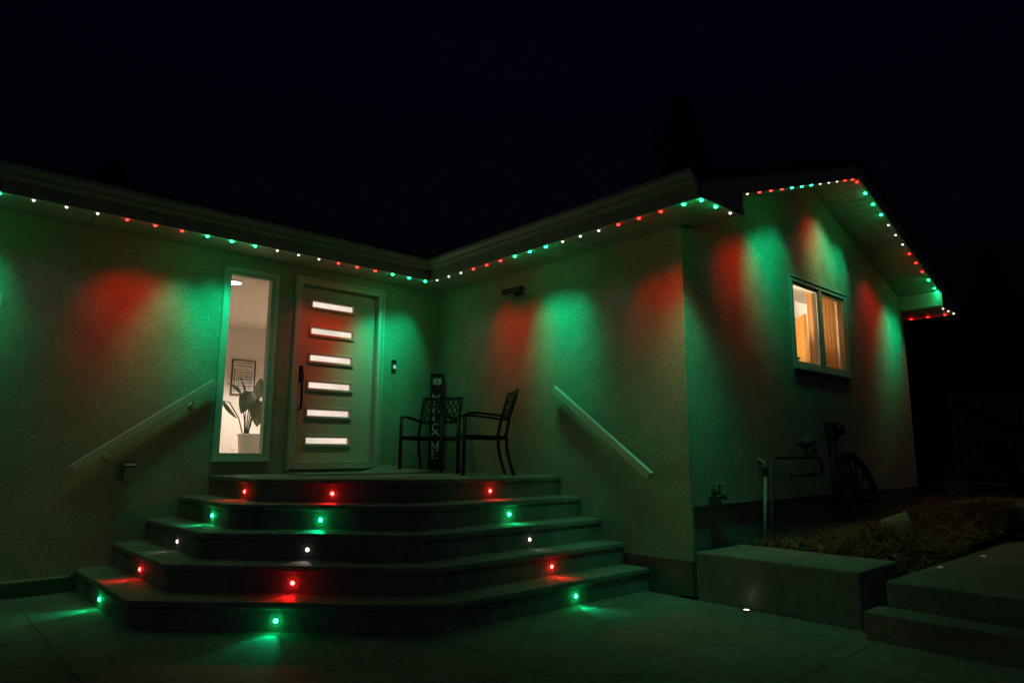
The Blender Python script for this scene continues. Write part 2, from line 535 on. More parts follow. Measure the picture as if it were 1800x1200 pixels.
# eave return box, house side
sof = MB().box(-OH, 0.13, YR + .02, YG - .05, HS + .010, HS + .020).build('soffit', 'soffit', house)
MB().box(-OH + .002, 0.128, YR + .022, YG - .052, HS, HS + .008).build('soffit_panel', 'soffit', sof)
MB().bar((-OH + .01, YR + .03, HS - .003), (-.01, YG - .01, HS - .0015), .012, .002).build('mitre_strip', 'soffit', sof)
# rake soffits
for sgn in (1, -1):
    ang = math.atan(0.338) * (-1 if sgn > 0 else 1)
    L = 3.6
    x_low = -0.49 if sgn > 0 else 6.21
    sof_root = part('soffit', house)
    n = 0
    c = math.cos(math.atan(.338))
    s_ = 0.26 / c if True else 0
    pmr = soffit_panel_mesh(0.22, (YG - YR) - .022)
    back = MB()
    if sgn > 0:
        back.extrude([(0.13, YR + .02, zr(.13) + .012), (2.86, YR + .02, zr(2.86) + .012), (2.86, YR + .02, zr(2.86) + .03), (0.13, YR + .02, zr(.13) + .03)], (0, YG - YR - .02, 0))
        x = 2.86 - 0.22 * c
        while x > 0.14:
            link_copy(pmr, 'soffit_panel', sof_root, (x, YR + .021, zr(x) + .001), (0, ang, 0)); x -= 0.22 * c
    else:
        back.extrude([(5.60, YR + .02, zr(5.6) + .012), (2.86, YR + .02, zr(2.86) + .012), (2.86, YR + .02, zr(2.86) + .03), (5.60, YR + .02, zr(5.6) + .03)], (0, YG - YR - .02, 0))
        x = 2.86
        while x < 5.45:
            link_copy(pmr, 'soffit_panel', sof_root, (x, YR + .021, zr(x) + .001), (0, ang, 0)); x += 0.22 * c
    back.build('soffit_backing', 'soffit', sof_root)
# far eave return box + far eave soffit
sof = MB().box(5.60, 6.34, YR + .02, YG, HS, HS + .02).build('soffit', 'soffit', house)
m = MB()
m.extrude([(5.60, YR + .02, HS + .021), (5.615, YR + .02, HS + .021), (5.615, YR + .02, zr(5.615) + .005), (5.60, YR + .02, zr(5.60) + .005)], (0, YG - YR - .02, 0))
m.build('return_side', 'fascia', house)
MB().box(W, 6.34, YG, 1.5, HS, HS + .02).build('soffit', 'soffit', house)
# eave return side (house side, faces +x)
m = MB()
m.extrude([(0.130, YR + .02, HS), (0.115, YR + .02, HS), (0.115, YR + .02, zr(.115) + .005), (0.130, YR + .02, zr(.13) + .005)], (0, YG - YR - .02, 0))
m.build('return_side', 'fascia', house)

# fascias and rake boards ----------------------------------------------
MB().box(-7.6, -OH - .002, -OH - .022, -OH - .002, HS - .022, 3.46).build('fascia', 'fascia', house)
MB().box(-OH - .022, -OH - .002, YR, -OH - .022, HS - .022, 3.46).build('fascia', 'fascia', house)
m = MB()
m.extrude([(-0.60, YR, HS - .02), (0.13, YR, HS - .02), (0.13, YR, zr(.13) - .025), (2.86, YR, zr(2.86) - .025), (2.86, YR, zr(2.86) + .145), (-0.60, YR, zr(-.60) + .145)], (0, .02, 0))
m.build('rake_board', 'fascia', house)
m = MB()
m.extrude([(6.34, YR, HS - .02), (5.60, YR, HS - .02), (5.60, YR, zr(5.6) - .025), (2.862, YR, zr(2.86) - .025), (2.862, YR, zr(2.86) + .145), (6.34, YR, zr(6.34) + .145)], (0, .02, 0))
m.build('rake_board', 'fascia', house)
MB().box(6.342, 6.36, YR, 1.5, HS - .022, 3.46).build('fascia', 'fascia', house)
# K-style gutters
prof = [(0, 3.385), (-0.062, 3.385), (-0.075, 3.40), (-0.080, 3.425), (-0.104, 3.452), (-0.112, 3.462), (-0.112, 3.494), (-0.100, 3.494), (-0.100, 3.465), (0, 3.40)]
q0 = -OH - .0225
m = MB()
m.extrude([(-7.6, q0 + p[0], p[1]) for p in prof], (7.6 + q0 - .01, 0, 0))
m.build('gutter', 'gutter', house)
m = MB()
m.extrude([(q0 + p[0], YR + .01, p[1]) for p in prof], (0, -YR + q0 - .02, 0))
m.build('gutter', 'gutter', house)

# ---------------------------------------------------------------- windows and door (parts of the house)
def ring(mb, axis, u0, u1, v0, v1, w, d0, d1, wb=None):
    """rectangular frame in plane; members butt end to end"""
    wb = wb or w
    def bx(a, b, c, d):
        if axis == 'y':
            mb.box(a, b, d0, d1, c, d)
        else:
            mb.box(d0, d1, a, b, c, d)
    bx(u0, u0 + w, v0, v1); bx(u1 - w, u1, v0, v1)
    bx(u0 + w, u1 - w, v1 - w, v1); bx(u0 + w, u1 - w, v0, v0 + wb)
    return mb
# side light
x0, x1, z0, z1 = WIN1
w = ring(MB(), 'y', x0, x1, z0, z1, 0.045, -0.022, 0.12).build('window', 'trim', house, bevel=.003)
ring(MB(), 'y', x0 + .0455, x1 - .0455, z0 + .0455, z1 - .0455, 0.032, -0.004, 0.085, .04).build('sash', 'trim', w, bevel=.003)
MB().box(x0 + .078, x1 - .078, 0.040, 0.046, z0 + .086, z1 - .078).build('pane', 'glass', w)
MB().box(x0 - .012, x1 + .012, -0.045, -0.0225, z0 - .004, z0 + .016).build('sill', 'trim', w, bevel=.003)
# window at the far left, mostly out of view
x0, x1, z0, z1 = WIN0
w = ring(MB(), 'y', x0, x1, z0, z1, 0.05, -0.022, 0.12).build('window', 'trim', house, bevel=.003)
MB().box(x0 + .05, x1 - .05, 0.040, 0.046, z0 + .05, z1 - .05).build('pane', 'glass', w)
MB().box(x0 + .03, x1 - .03, 0.13, 0.15, z0 + .03, z1 - .03).build('blind', 'trim', w)
# gable window, two lights
x0, x1, z0, z1 = WIN2
w = ring(MB(), 'y', x0, x1, z0, z1, 0.055, YG - .024, YG + .07).build('window', 'trim', house, bevel=.003)
xm = 2.865
MB().box(xm - .035, xm + .035, YG - .020, YG + .047, z0 + .0555, z1 - .0555).build('mullion', 'trim', w, bevel=.003)
for a, b in ((x0 + .0555, xm - .0355), (xm + .0355, x1 - .0555)):
    ring(MB(), 'y', a, b, z0 + .0556, z1 - .0556, 0.038, YG - .006, YG + .052).build('sash', 'trim', w, bevel=.003)
    MB().box(a + .038, b - .038, YG + .040, YG + .046, z0 + .094, z1 - .094).build('pane', 'glass', w)
MB().box(x0 - .02, x1 + .02, YG - .05, YG - .0245, z0 - .01, z0 + .014).build('sill', 'trim', w, bevel=.003)
MB().box(x0 - .01, x1 + .01, YG - .035, YG - .0245, z1 - .010, z1 + .008).build('drip_cap', 'trim', w, bevel=.002)

# door
x0, x1, z0, z1 = DOOR
m = MB()
m.box(x0, x0 + .052, -0.03, 0.14, z0, z1); m.box(x1 - .052, x1, -0.03, 0.14, z0, z1)
m.box(x0 + .052, x1 - .052, -0.03, 0.14, z1 - .052, z1)
m.build('door_frame', 'trim', house, bevel=.004)
m = MB()
m.box(x0 - .028, x0 - .0005, -0.042, 0.0, z0 - .02, z1 + .030); m.box(x1 + .0005, x1 + .028, -0.042, 0.0, z0 - .02, z1 + .030)
m.box(x0 - .0005, x1 + .0005, -0.042, 0.0, z1 + .0005, z1 + .030)
m.build('brick_mould', 'trim', house, bevel=.004)
MB().box(x0 + .053, x1 - .053, -0.055, 0.135, z0 - .005, z0 + .045).build('threshold', 'trim', house, bevel=.004)
MB().box(x0 - .03, x1 + .03, -0.035, 0.12, HP - .02, z0 - .0205).build('sub_sill', 'foundation', house)
dx0, dx1, dz0, dz1 = x0 + .056, x1 - .056, z0 + .058, z1 - .056
LX0, LX1 = -1.755, -1.235
lz = [2.862 - 0.3115 * k for k in range(6)]
LH = 0.064
holes = [(LX0, LX1, z, z + LH) for z in lz]
door = wall_mesh(MB(), 'y', 0.045, 0.045, dx0, dx1, dz0, dz1, holes).build('door', 'door', house)
for z in lz:
    ring(MB(), 'y', LX0 - .034, LX1 + .034, z - .034, z + LH + .034, 0.030, 0.026, 0.0445).build('lite_moulding', 'door', door, bevel=.005)
    MB().box(LX0 + .001, LX1 - .001, 0.066, 0.074, z + .001, z + LH - .001).build('lite_pane', 'lite', door)
# pull handle with lock plate
hx = -1.862
pull = MB()
pull.tube([(hx, 0.044, 2.10), (hx, -0.012, 2.10), (hx, -0.022, 2.085), (hx, -0.022, 1.70), (hx, -0.012, 1.685), (hx, 0.044, 1.685)], 0.013, 10)
pull.build('pull_handle', 'black', door, smooth=True)
MB().box(hx - .03, hx + .03, 0.028, 0.0445, 1.99, 2.17).build('lock_plate', 'black', door, bevel=.006)
MB().lathe((hx, 0.028, 2.06), [(.017, 0), (.017, .012), (.012, .014)], (0, -1, 0), 14).build('lock_button', 'black', door)

# ---------------------------------------------------------------- rooms behind the glass (parts of the house)
RC = 3.30
MB().box(-3.4, 0.6, 4.50, 4.56, 1.0, 3.36).build('interior_wall', 'roomwall', house)
MB().box(-3.46, -3.4, 0.2, 4.56, 1.0, 3.36).build('interior_wall', 'roomwall', house)
MB().box(0.6, 0.66, 0.2, 4.56, 1.0, 3.36).build('interior_wall', 'roomwall', house)
MB().add([(-3.4, 0.201, 1.04), (-2.76, 0.201, 1.04), (-2.76, 0.201, 3.33), (-3.4, 0.201, 3.33)], [(0, 1, 2, 3)]).add([(-2.2, 0.201, 1.04), (0.6, 0.201, 1.04), (0.6, 0.201, 3.33), (-2.2, 0.201, 3.33)], [(0, 1, 2, 3)]).build('interior_lining', 'roomwall', house)
MB().box(-3.4, 0.6, 0.2, 4.5, 3.33, 3.36).build('interior_ceiling', 'roomceil', house)
MB().box(-3.4, 0.6, 0.2, 4.5, 1.0, 1.04).build('interior_floor', 'roomfloor', house)
MB().box(-3.4, 0.6, 4.486, 4.4995, 1.0405, 1.16).build('skirting', 'skirting', house)
# stair half wall at the back of the hall
MB().extrude([(-1.35, 4.05, 1.041), (-0.55, 4.05, 1.041), (-0.55, 4.05, 1.45), (-1.35, 4.05, 1.95)], (0, .09, 0)).build('half_wall', 'roomwall', house)
# second room
MB().box(1.6, 5.5, -2.70, -2.64, 1.0, 3.48).build('interior_wall', 'roomwall', house)
MB().box(1.54, 1.6, -3.556, -2.64, 1.0, 3.48).build('interior_wall', 'roomwall', house)
MB().box(5.46, 5.52, -3.556, -2.7, 1.0, 3.48).build('interior_wall', 'roomwall', house)
MB().box(1.6, 5.46, -3.555, -2.7, 3.45, 3.48).build('interior_ceiling', 'roomwall', house)
MB().box(1.6, 5.46, -3.555, -2.7, 1.0, 1.04).build('interior_floor', 'roomfloor', house)

def ceiling_lamp(label, loc, watts, cone, r=.075):
    t = thing('ceiling_lamp', label, 'ceiling lamp', loc)
    MB().lathe((0, 0, 0), [(r + .02, -.001), (r + .02, -.012), (r, -.016), (r, -.008)], (0, 0, 1), 20).build('lamp_rim', 'skirting', t)
    MB().lathe((0, 0, 0), [(r - .002, -.006), (r - .01, -.014), (0, -.018)], (0, 0, 1), 20).build('lens', 'roomlamp', t)
    spot('lamp_glow', (0, 0, -.03), (0, 0, -1), watts, (1.0, 0.83, 0.70), cone, .5, .06, t)
    return t
ceiling_lamp('bright round ceiling lamp seen through the tall side window', (-2.19, 1.40, 3.33), 150, 78, .10)
ceiling_lamp('added round ceiling lamp lighting the hall from deeper in, hidden above the side window', (-.75, 2.9, 3.33), 460, 128)  # added out of view, does most of the hall lighting
pn = thing('fill_globe_lamp', 'added ceiling globe lighting the back wall, hidden behind the curtain of the gable window', 'ceiling lamp', (4.95, -3.22, 3.449))  # unseen globe added to brighten that room's back wall
MB().tube([(0, 0, 0), (0, 0, -.05)], .03, 12).build('ceiling_rose', 'trim', pn)
MB().lathe((0, 0, -.115), [(.0, -.065), (.04, -.052), (.062, -.02), (.062, .02), (.04, .052), (.015, .062)], (0, 0, 1), 14).build('globe', 'fill_globe', pn, smooth=True)
ws = thing('fill_sconce', 'added unseen bowl uplight on the inner wall of the room behind the gable window', 'added wall lamp', (2.2, -2.701, 2.5))  # out-of-view uplight added to brighten the pine door and ceiling
MB().box(-.04, .04, -.012, 0, -.10, .02).build('back_plate', 'trim', ws, bevel=.003)
MB().lathe((0, -.09, -.10), [(.02, 0), (.06, .03), (.078, .085), (.074, .085), (.055, .034), (.0, .012)], (0, 0, 1), 18).build('bowl', 'trim', ws, smooth=True)
MB().lathe((0, -.09, -.075), [(.0, 0), (.022, .01), (.024, .04), (.0, .06)], (0, 0, 1), 10).build('bulb', 'roomlamp', ws, smooth=True)
spot('lamp_glow', (0, -.09, .005), (.5, -.05, 1), FILL_SCONCE_W, (1.0, 0.74, 0.48), 150, .3, .03, ws)

# curtain behind the gable window
def curtain(label, xa, xb, y, z0, z1, seed):
    rnd = random.Random(seed)
    mb = MB(); n = 90; vs = []
    ph = [rnd.uniform(0, 6) for _ in range(4)]
    for j in range(7):
        z = z1 + (z0 - z1) * j / 6
        for i in range(n + 1):
            x = xa + (xb - xa) * i / n
            a = 0.004 * math.sin(x * 62 + ph[0] + .25 * math.sin(z * 2)) + 0.003 * math.sin(x * 27 + ph[1] + z * .5) + 0.003 * math.sin(x * 118 + ph[2])
            vs.append((x, y + a * (0.6 + .4 * j / 6), z))
    fs = [(j * (n + 1) + i, j * (n + 1) + i + 1, (j + 1) * (n + 1) + i + 1, (j + 1) * (n + 1) + i) for j in range(6) for i in range(n)]
    mb.add(vs, fs)
    t = thing('curtain', label, 'curtain', (0, 0, 0))
    o = mb.build('cloth', 'curtain', t, smooth=True)
    MB().tube([(xa - .60, y, z1 + .004), (xb + .005, y, z1 + .004)], .007, 8).build('rod', 'trim', t)
    return t
curtain('brown curtain drawn across the right of the gable window', 2.735, 3.565, YG + .092, 2.19, 3.155, 3)
# pine door leaf standing open in that room
pd = thing('pine_door', 'orange pine door standing open behind the gable window', 'door', (3.62, -3.24, 1.045), rz=math.atan2(.30, .32))
MB().box(0, .80, -.02, .02, 0, 2.0).build('leaf', 'pine', pd, bevel=.003)
for a, b, c, d in ((.02, .78, 1.86, 1.985), (.02, .78, .9, 1.02), (.02, .13, 1.02, 1.86), (.67, .78, 1.02, 1.86)):
    MB().box(a, b, .0205, .030, c, d).build('rail', 'pine', pd, bevel=.004)
MB().lathe((.08, .03, .98), [(.012, 0), (.012, .03), (.026, .04), (.026, .06), (.0, .068)], (0, 1, 0), 14).build('knob', 'silver', pd, smooth=True)
# basket on the inner window ledge
bk = thing('wire_basket', 'small dark rimmed basket low in the left of the gable window', 'basket', (2.42, YG + .135, 2.176))
MB().tube([(.10 * math.cos(t), .05 * math.sin(t), .125) for t in [k * math.pi / 12 for k in range(25)]], .006, 6).build('rim', 'frame', bk)
MB().lathe((0, 0, 0), [(.035, 0), (.042, .06), (.048, .12)], (0, 0, 1), 14).build('bowl', 'paper', bk)

# ---------------------------------------------------------------- house-rules poster and plant in the hall
ps = thing('framed_poster', 'framed house rules poster on the hall wall behind the plant', 'poster', (-0.825, 4.486, 2.455))
PWd, PH = .40, .60
ring(MB(), 'y', -PWd / 2, PWd / 2, -PH / 2, PH / 2, .018, -.022, .012).build('frame', 'frame', ps, bevel=.002)
MB().box(-PWd / 2 + .018, PWd / 2 - .018, -.006, .010, -PH / 2 + .018, PH / 2 - .018).build('sheet', 'paper', ps)
def text_mesh(txt, width, height, name, m, parent, loc, rot):
    cu = bpy.data.curves.new(name, 'FONT')
    cu.body = txt; cu.size = 1.0; cu.align_x = 'CENTER'; cu.align_y = 'CENTER'; cu.resolution_u = 2
    cu.offset = 0.012
    tmp = bpy.data.objects.new(name + '_tmp', cu); COL.objects.link(tmp)
    bpy.context.view_layer.update()
    dg = bpy.context.evaluated_depsgraph_get()
    me = bpy.data.meshes.new_from_object(tmp.evaluated_get(dg))
    COL.objects.unlink(tmp); bpy.data.objects.remove(tmp)
    xs_ = [v.co.x for v in me.vertices]; ys_ = [v.co.y for v in me.vertices]
    w_, h_ = max(xs_) - min(xs_), max(ys_) - min(ys_)
    cx_, cy_ = (max(xs_) + min(xs_)) / 2, (max(ys_) + min(ys_)) / 2
    for v in me.vertices:
        v.co.x = (v.co.x - cx_) * width / w_; v.co.y = (v.co.y - cy_) * height / h_
    me.materials.clear(); me.materials.append(MT[m])
    o = bpy.data.objects.new(name, me); COL.objects.link(o)
    o.parent = parent; o.location = loc; o.rotation_euler = rot
    return o
RX = (math.pi / 2, 0, 0)
text_mesh("NANA & PAPA'S", .315, .034, 'lettering', 'ink', ps, (0, -.0075, .252), RX)
text_mesh("HOUSE RULES", .315, .036, 'lettering', 'ink', ps, (0, -.0075, .200), RX)
text_mesh("Grandkids Welcome", .29, .030, 'lettering', 'ink', ps, (.012, -.0075, .128), RX)
mb = MB()
for k in range(16):
    mb.box(-.155 + k * .0205, -.147 + k * .0205, -.0078, -.0062, .163, .171)
mb.build('dotted_rule', 'ink', ps)
mb = MB(); rnd = random.Random(5)
for row, (zz, hh) in enumerate([(.086, .020), (.050, .018), (.012, .024), (-.032, .034), (-.075, .020), (-.108, .020), (-.148, .030), (-.190, .022), (-.230, .024)]):
    x = -.118
    while x < .15:
        ww = rnd.uniform(.012, .03)
        mb.box(x, min(x + ww, .158), -.0078, -.0062, zz - hh / 2 * rnd.uniform(.7, 1), zz + hh / 2 * rnd.uniform(.7, 1))
        x += ww + rnd.uniform(.004, .012)
z = -.25
while z < .13:
    hh = rnd.uniform(.012, .022)
    mb.box(-.164, -.136, -.0078, -.0062, z, z + hh); z += hh + rnd.uniform(.005, .012)
mb.build('small_print', 'ink', ps)
so = thing('wall_socket', 'white wall socket low behind the plant pot', 'socket', (-1.08, 4.0495, 1.30))
MB().box(-.035, .035, -.007, 0, -.057, .057).build('plate', 'skirting', so, bevel=.002)
MB().box(-.012, .012, -.009, -.0072, .012, .036).box(-.012, .012, -.009, -.0072, -.036, -.012).build('outlet', 'roomceil', so)

pl = thing('potted_plant', 'broad-leaved house plant in a white pot inside the side window', 'plant', (-2.03, 0.92, 1.04))
MB().lathe((0, 0, 0), [(.10, 0), (.115, .01), (.142, .345), (.148, .352), (.150, .372), (.146, .378), (.132, .376), (.128, .33), (.0, .33)], (0, 0, 1), 28).build('pot', 'pot', pl, smooth=True)
MB().lathe((0, 0, 0), [(.127, .331), (.06, .342), (0, .345)], (0, 0, 1), 18).build('potting_soil', 'soil', pl)
def plant_leaf(stem_pts, tip, width, twist=0.0, droop=0.03):
    """a stem and a broad blade from the stem's end to the tip; coordinates local to the plant"""
    MB().tube(stem_pts, [0.007] * (len(stem_pts) - 1) + [.004], 6).build('stem', 'stem', pl, smooth=True)
    b = Vector(stem_pts[-1]); t = Vector(tip)
    d = t - b; L = d.length; dn = d.normalized()
    view = Vector((-.36, -.93, 0))
    side = dn.cross(view).normalized()
    side = (Matrix.Rotation(twist, 3, dn) @ side).normalized()
    nor = side.cross(dn).normalized()
    n = 9; vs = []; fs = []
    for i in range(n + 1):
        u = i / n
        wd = width * (math.sin(math.pi * min(1, u * .98 + .02) ** .75) ** .8)
        c = b + d * u + Vector((0, 0, -droop * u * u)) + nor * 0.03 * math.sin(u * 3)
        vs += [c - side * wd / 2 + nor * wd * .12, c - side * wd * .25 + nor * wd * .03, c - nor * .006, c + side * wd * .25 + nor * wd * .03, c + side * wd / 2 + nor * wd * .12]
    for i in range(n):
        for k in range(4):
            fs.append((i * 5 + k, i * 5 + k + 1, (i + 1) * 5 + k + 1, (i + 1) * 5 + k))
    o = MB().add(vs, fs).build('leaf', 'leaf', pl, smooth=True)
def LP(px, py, dy=0.0):     # a point in the plant's own frame, measured in millimetres right of / above the pot rim
    return (px / 1000 - .065, dy, .36 + py / 1000)
plant_leaf([LP(0, -30), LP(-10, 120), LP(-8, 300, .02)], LP(-98, 700, .03), .05, 0.9, 0.0)
plant_leaf([LP(20, -30), LP(60, 150), LP(110, 430)], LP(135, 690, -.02), .125, 0.15, 0.0)
plant_leaf([LP(-10, -30), LP(-20, 180), LP(-60, 480, .05)], LP(-240, 595, .03), .06, 0.7, .0)
plant_leaf([LP(0, -30), LP(10, 260, -.02), LP(30, 510, -.03)], LP(-105, 260, -.10), .19, 0.1, .02)
plant_leaf([LP(20, -30), LP(50, 230, -.03), LP(85, 420, -.05)], LP(80, 95, -.13), .20, -0.25, .0)
plant_leaf([LP(10, -30), LP(60, 250, .05), LP(60, 430, .06)], LP(140, 520, .10), .15, 0.4, .02)
plant_leaf([LP(-20, -30), LP(-90, 200), LP(-210, 380), LP(-290, 392)], LP(-110, 190, -.02), .05, 0.35, .0)

# ---------------------------------------------------------------- porch stairs
stairs = thing('porch_stairs', 'five concrete corner steps with angled front rising to the porch', 'stairs', (0, 0, 0))
def fillet(p, a, b, r, n=6):
    """rounded corner at p between directions to a and b"""
    p, a, b = Vector(p), Vector(a), Vector(b)
    d1, d2 = (a - p).normalized(), (b - p).normalized()
    P1, P2 = p + d1 * r, p + d2 * r
    return [tuple((1 - t) ** 2 * P1 + 2 * t * (1 - t) * p + t * t * P2) for t in [k / n for k in range(n + 1)]]
def step_outline(k, inset):
    t, c = 0.2696, 1.005 + k * .1372
    xl, yf = -2.785 - k * t + inset, -2.2085 - k * t + inset
    c2 = c - inset * (2 - math.sqrt(2))
    A, B = (xl, yf + c2), (xl + c2, yf)
    pts = [(0.03, 0.03), (xl, 0.03)]
    pts += fillet(A, (xl, 0.03), B, .06) + fillet(B, A, (0, yf), .16)
    pts += [(0.03, yf)]
    return pts
STEP_Z = [HP - 0.196 * k for k in range(5)]
for k in range(5):
    ob = MB().prism(step_outline(k, 0.022), -0.04 - .002 * k, STEP_Z[k] - .05).build('riser', 'step_concrete', stairs)
    MB().prism(step_outline(k, 0.0), STEP_Z[k] - .05 + .0006, STEP_Z[k]).build('tread', 'step_concrete', stairs, bevel=.012)

step_col = ['red', 'green', 'white', 'red', 'green']
step_word = ['top', 'second', 'third', 'fourth', 'lowest']
for k in range(5):
    t, c = 0.2696, 1.005 + k * .1372
    xl, yf = -2.785 - k * t + .022, -2.2085 - k * t + .022
    c2 = c - .022 * (2 - math.sqrt(2))
    z = STEP_Z[k] - .122
    mid = (xl + c2 / 2, yf + c2 / 2)
    s2 = math.sqrt(.5)
    for (px, py, nx, ny, face) in ((xl, -.905, -1, 0, 'left side'), (mid[0] - .03, mid[1] + .03, -s2, -s2, 'angled front'), (-.95, yf, 0, -1, 'right front')):
        col = step_col[k]
        s = thing('step_light', f'round {col} light in the {face} of the {step_word[k]} porch riser', 'step light', (px, py, z), 'round lights set in the porch risers')
        N = Vector((nx, ny, 0))
        MB().lathe((0, 0, 0), [(.0225, -.004), (.0225, .003), (.0165, .0045), (.0165, -.004)], N, 18).build('bezel', 'iron', s)
        MB().lathe((0, 0, 0), [(.0158, .0), (.0158, .006), (.011, .013), (0, .016)], N, 16).build('lens', 'step_' + col, s, smooth=True)
        spot('lamp_beam', N * .022, N + Vector((0, 0, -.40)), STEP_W[col], LED_COL[col], 62, .45, .004, s)

# ---------------------------------------------------------------- eave string lights
bulb_me = {}
for c in LENS_COL:
    k_ = .72 if c == 'white' else 1.0
    mb = MB().lathe((0, 0, 0), [(r_ * k_, h_) for r_, h_ in [(.0140, .002), (.0145, -.003), (.0115, -.0100), (0, -.0140)]], (0, 0, 1), 8)
    me = mb.mesh('bulb', 'lens_' + c)
    bulb_me[c] = me
base_me = MB().lathe((0, 0, 0), [(.019, .006), (.019, .0), (.0155, -.002), (.0155, .002)], (0, 0, 1), 10).mesh('bulb_base', 'trim')
def string_light(label, pts, cols, track, aim=(0, 0, -1), wash=1.0):
    """track: list of (a, b) end points of the thin aluminium channel carrying the bulbs"""
    t = thing('light_string', label, 'string lights', pts[0], 'colour-changing light strings along the eaves')
    o0 = Vector(pts[0])
    for a, b in track:
        MB().bar(Vector(a) - o0, Vector(b) - o0, .026, .010).build('track', 'trim', t)
    for p, c in zip(pts, cols):
        q = Vector(p) - o0
        link_copy(bulb_me[c], 'bulb', t, q)
        link_copy(base_me, 'bulb_base', t, q + Vector((0, 0, .002)))
        spot('bulb_beam', q + Vector((0, 0, -.086)), (aim[0] + jit.gauss(0, .07), aim[1] + jit.gauss(0, .07), -1), LED_W[c] * jit.uniform(.8, 1.2), LED_COL[c], 57, 1.0, .085, t)
        spot('bulb_wash', q + Vector((0, 0, -.018)), (aim[0] * .15, aim[1] * .15, -1), LED_DOWN[c] * wash, LED_COL[c], 84, 1.0, .008, t)
    return t
jit = random.Random(21)
seqL = ['green', 'green', 'green', 'red', 'red', 'red', 'white', 'white', 'white']
ZB = HS - .017
yb = -.492
ptsL = [(-.57 - 0.2328 * k, yb, ZB) for k in range(27)]
string_light('red, green and white lights under the long left eave above the door', ptsL, [seqL[k % 9] for k in range(27)], [((-7.2, yb, HS - .008), (-.50, yb, HS - .008))], (-.06, .66, -1))
seqR = ['white'] * 3 + ['red'] * 3 + ['green'] * 3
ptsR = [(yb, -.63 - .2325 * k, ZB) for k in range(16)]
string_light('red, green and white lights under the eave of the projecting wing', ptsR, [seqR[k % 9] for k in range(16)], [((yb, -.505, HS - .008), (yb, YR + .02, HS - .008))], (.66, .0, -1))
ye = YR + .045
string_light('green and white lights across the front of the eave return', [(-.47, ye, ZB), (-.25, ye, ZB), (-.02, ye, ZB)], ['green', 'green', 'white'], [((-.478, ye, HS - .008), (.125, ye, HS - .008))], (.25, .5, -1), 1.6)
ptsK = [(.30 + .2265 * k, ye) for k in range(12)]
colK = ['white'] + ['red'] * 3 + ['green'] * 3 + ['white'] * 3 + ['red'] * 2
string_light('lights climbing the near slope of the gable to its peak', [(x, y, zr(x) - .019) for x, y in ptsK], colK, [((.14, ye, zr(.14) - .008), (2.86, ye, zr(2.86) - .008))], (.32, .78, -1), .28)
ptsK = [(2.92 + .2265 * k + .005 * k, ye) for k in range(13)]
colK = ['red'] + ['green'] * 3 + ['white'] * 3 + ['red'] * 3 + ['green'] * 3
ptsK[-1] = (5.57, ye)
string_light('lights descending the far slope of the gable from its peak', [(x, y, zr(x) - .019) for x, y in ptsK], colK, [((2.86, ye, zr(2.86) - .008), (5.59, ye, zr(5.59) - .008))], (-.32, .78, -1), .28)
string_light('white lights across the front of the far eave return', [(5.77, ye, ZB), (6.01, ye, ZB), (6.26, ye, ZB)], ['white'] * 3, [((5.62, ye, HS - .006), (6.3, ye, HS - .006))], (0, .7, -1))
string_light('three red lights under the eave beyond the gable', [(6.29, -4.15, ZB), (6.29, -3.92, ZB), (6.29, -3.69, ZB)], ['red'] * 3, [((6.29, ye + .02, HS - .006), (6.29, -2.0, HS - .006))], (-.7, 0, -1))

# ---------------------------------------------------------------- things on the walls
def handrail(name_label, a, b, wall_n, brackets):
    a, b = Vector(a), Vector(b); n = Vector(wall_n)
    t = thing('handrail', name_label, 'handrail', a)
    d = (b - a)
    mb = MB().bar((0, 0, 0), d, .052, .078)
    mb.build('rail', 'rail', t, bevel=.007)
    dn = d.normalized()
    MB().bar(dn * -.004, dn * .0, .056, .082).build('end_cap', 'trim', t)
    for f in brackets:
        p = d * f
        w = -n * .0   # wall side
        mb = MB()
        mb.tube([p + Vector((0, 0, -.034)), p + Vector((0, 0, -.075)) - n * .01, p - n * .06 + Vector((0, 0, -.095)), p - n * .088 + Vector((0, 0, -.095))], .008, 8)
        mb.lathe(p - n * .0895 + Vector((0, 0, -.095)), [(.03, 0), (.03, .006), (.02, .010)], n, 14)
        mb.build('bracket', 'trim', t)
    return t
handrail('white handrail on the left wall beside the tall window', (-2.815, -.09, 1.905), (-3.985, -.09, 1.055), (0, -1, 0), (.17, .76))
handrail('white handrail sloping down the wing wall right of the chairs', (-.09, -2.195, 1.875), (-.09, -3.405, 1.01), (-1, 0, 0), (.14, .70))

bx_ = thing('outlet_box', 'grey weatherproof outlet box on the wall below the left handrail', 'outlet box', (-3.515, 0, 1.02))
MB().box(-.045, .045, -.022, -.0005, -.07, .07).build('back_box', 'greyplastic', bx_, bevel=.004)
MB().box(-.052, .052, -.075, -.0225, -.075, .062).build('cover', 'greyplastic', bx_, bevel=.010)
MB().extrude([(-.054, -.08, .0625), (-.054, -.0225, .0625), (-.054, -.0225, .085), (-.054, -.076, .070)], (.108, 0, 0)).build('hood', 'silver', bx_)

db = thing('doorbell', 'black and silver video doorbell with a glowing ring right of the door', 'doorbell', (-.672, 0, 2.275))
MB().box(-.031, .031, -.024, -.0005, -.063, .063).build('body', 'black', db, bevel=.006)
MB().box(-.0275, .0275, -.0275, -.0245, -.058, .010).build('face_plate', 'silver', db, bevel=.003)
MB().tube([(.0115 * math.cos(t), -.029, -.024 + .0115 * math.sin(t)) for t in [k * math.pi / 12 for k in range(25)]], .0032, 6).build('button_ring', 'bellring', db)
MB().lathe((0, -.0245, .036), [(.015, 0), (.015, .004), (.008, .006), (0, .007)], (0, -1, 0), 16).build('camera_eye', 'rubber', db)

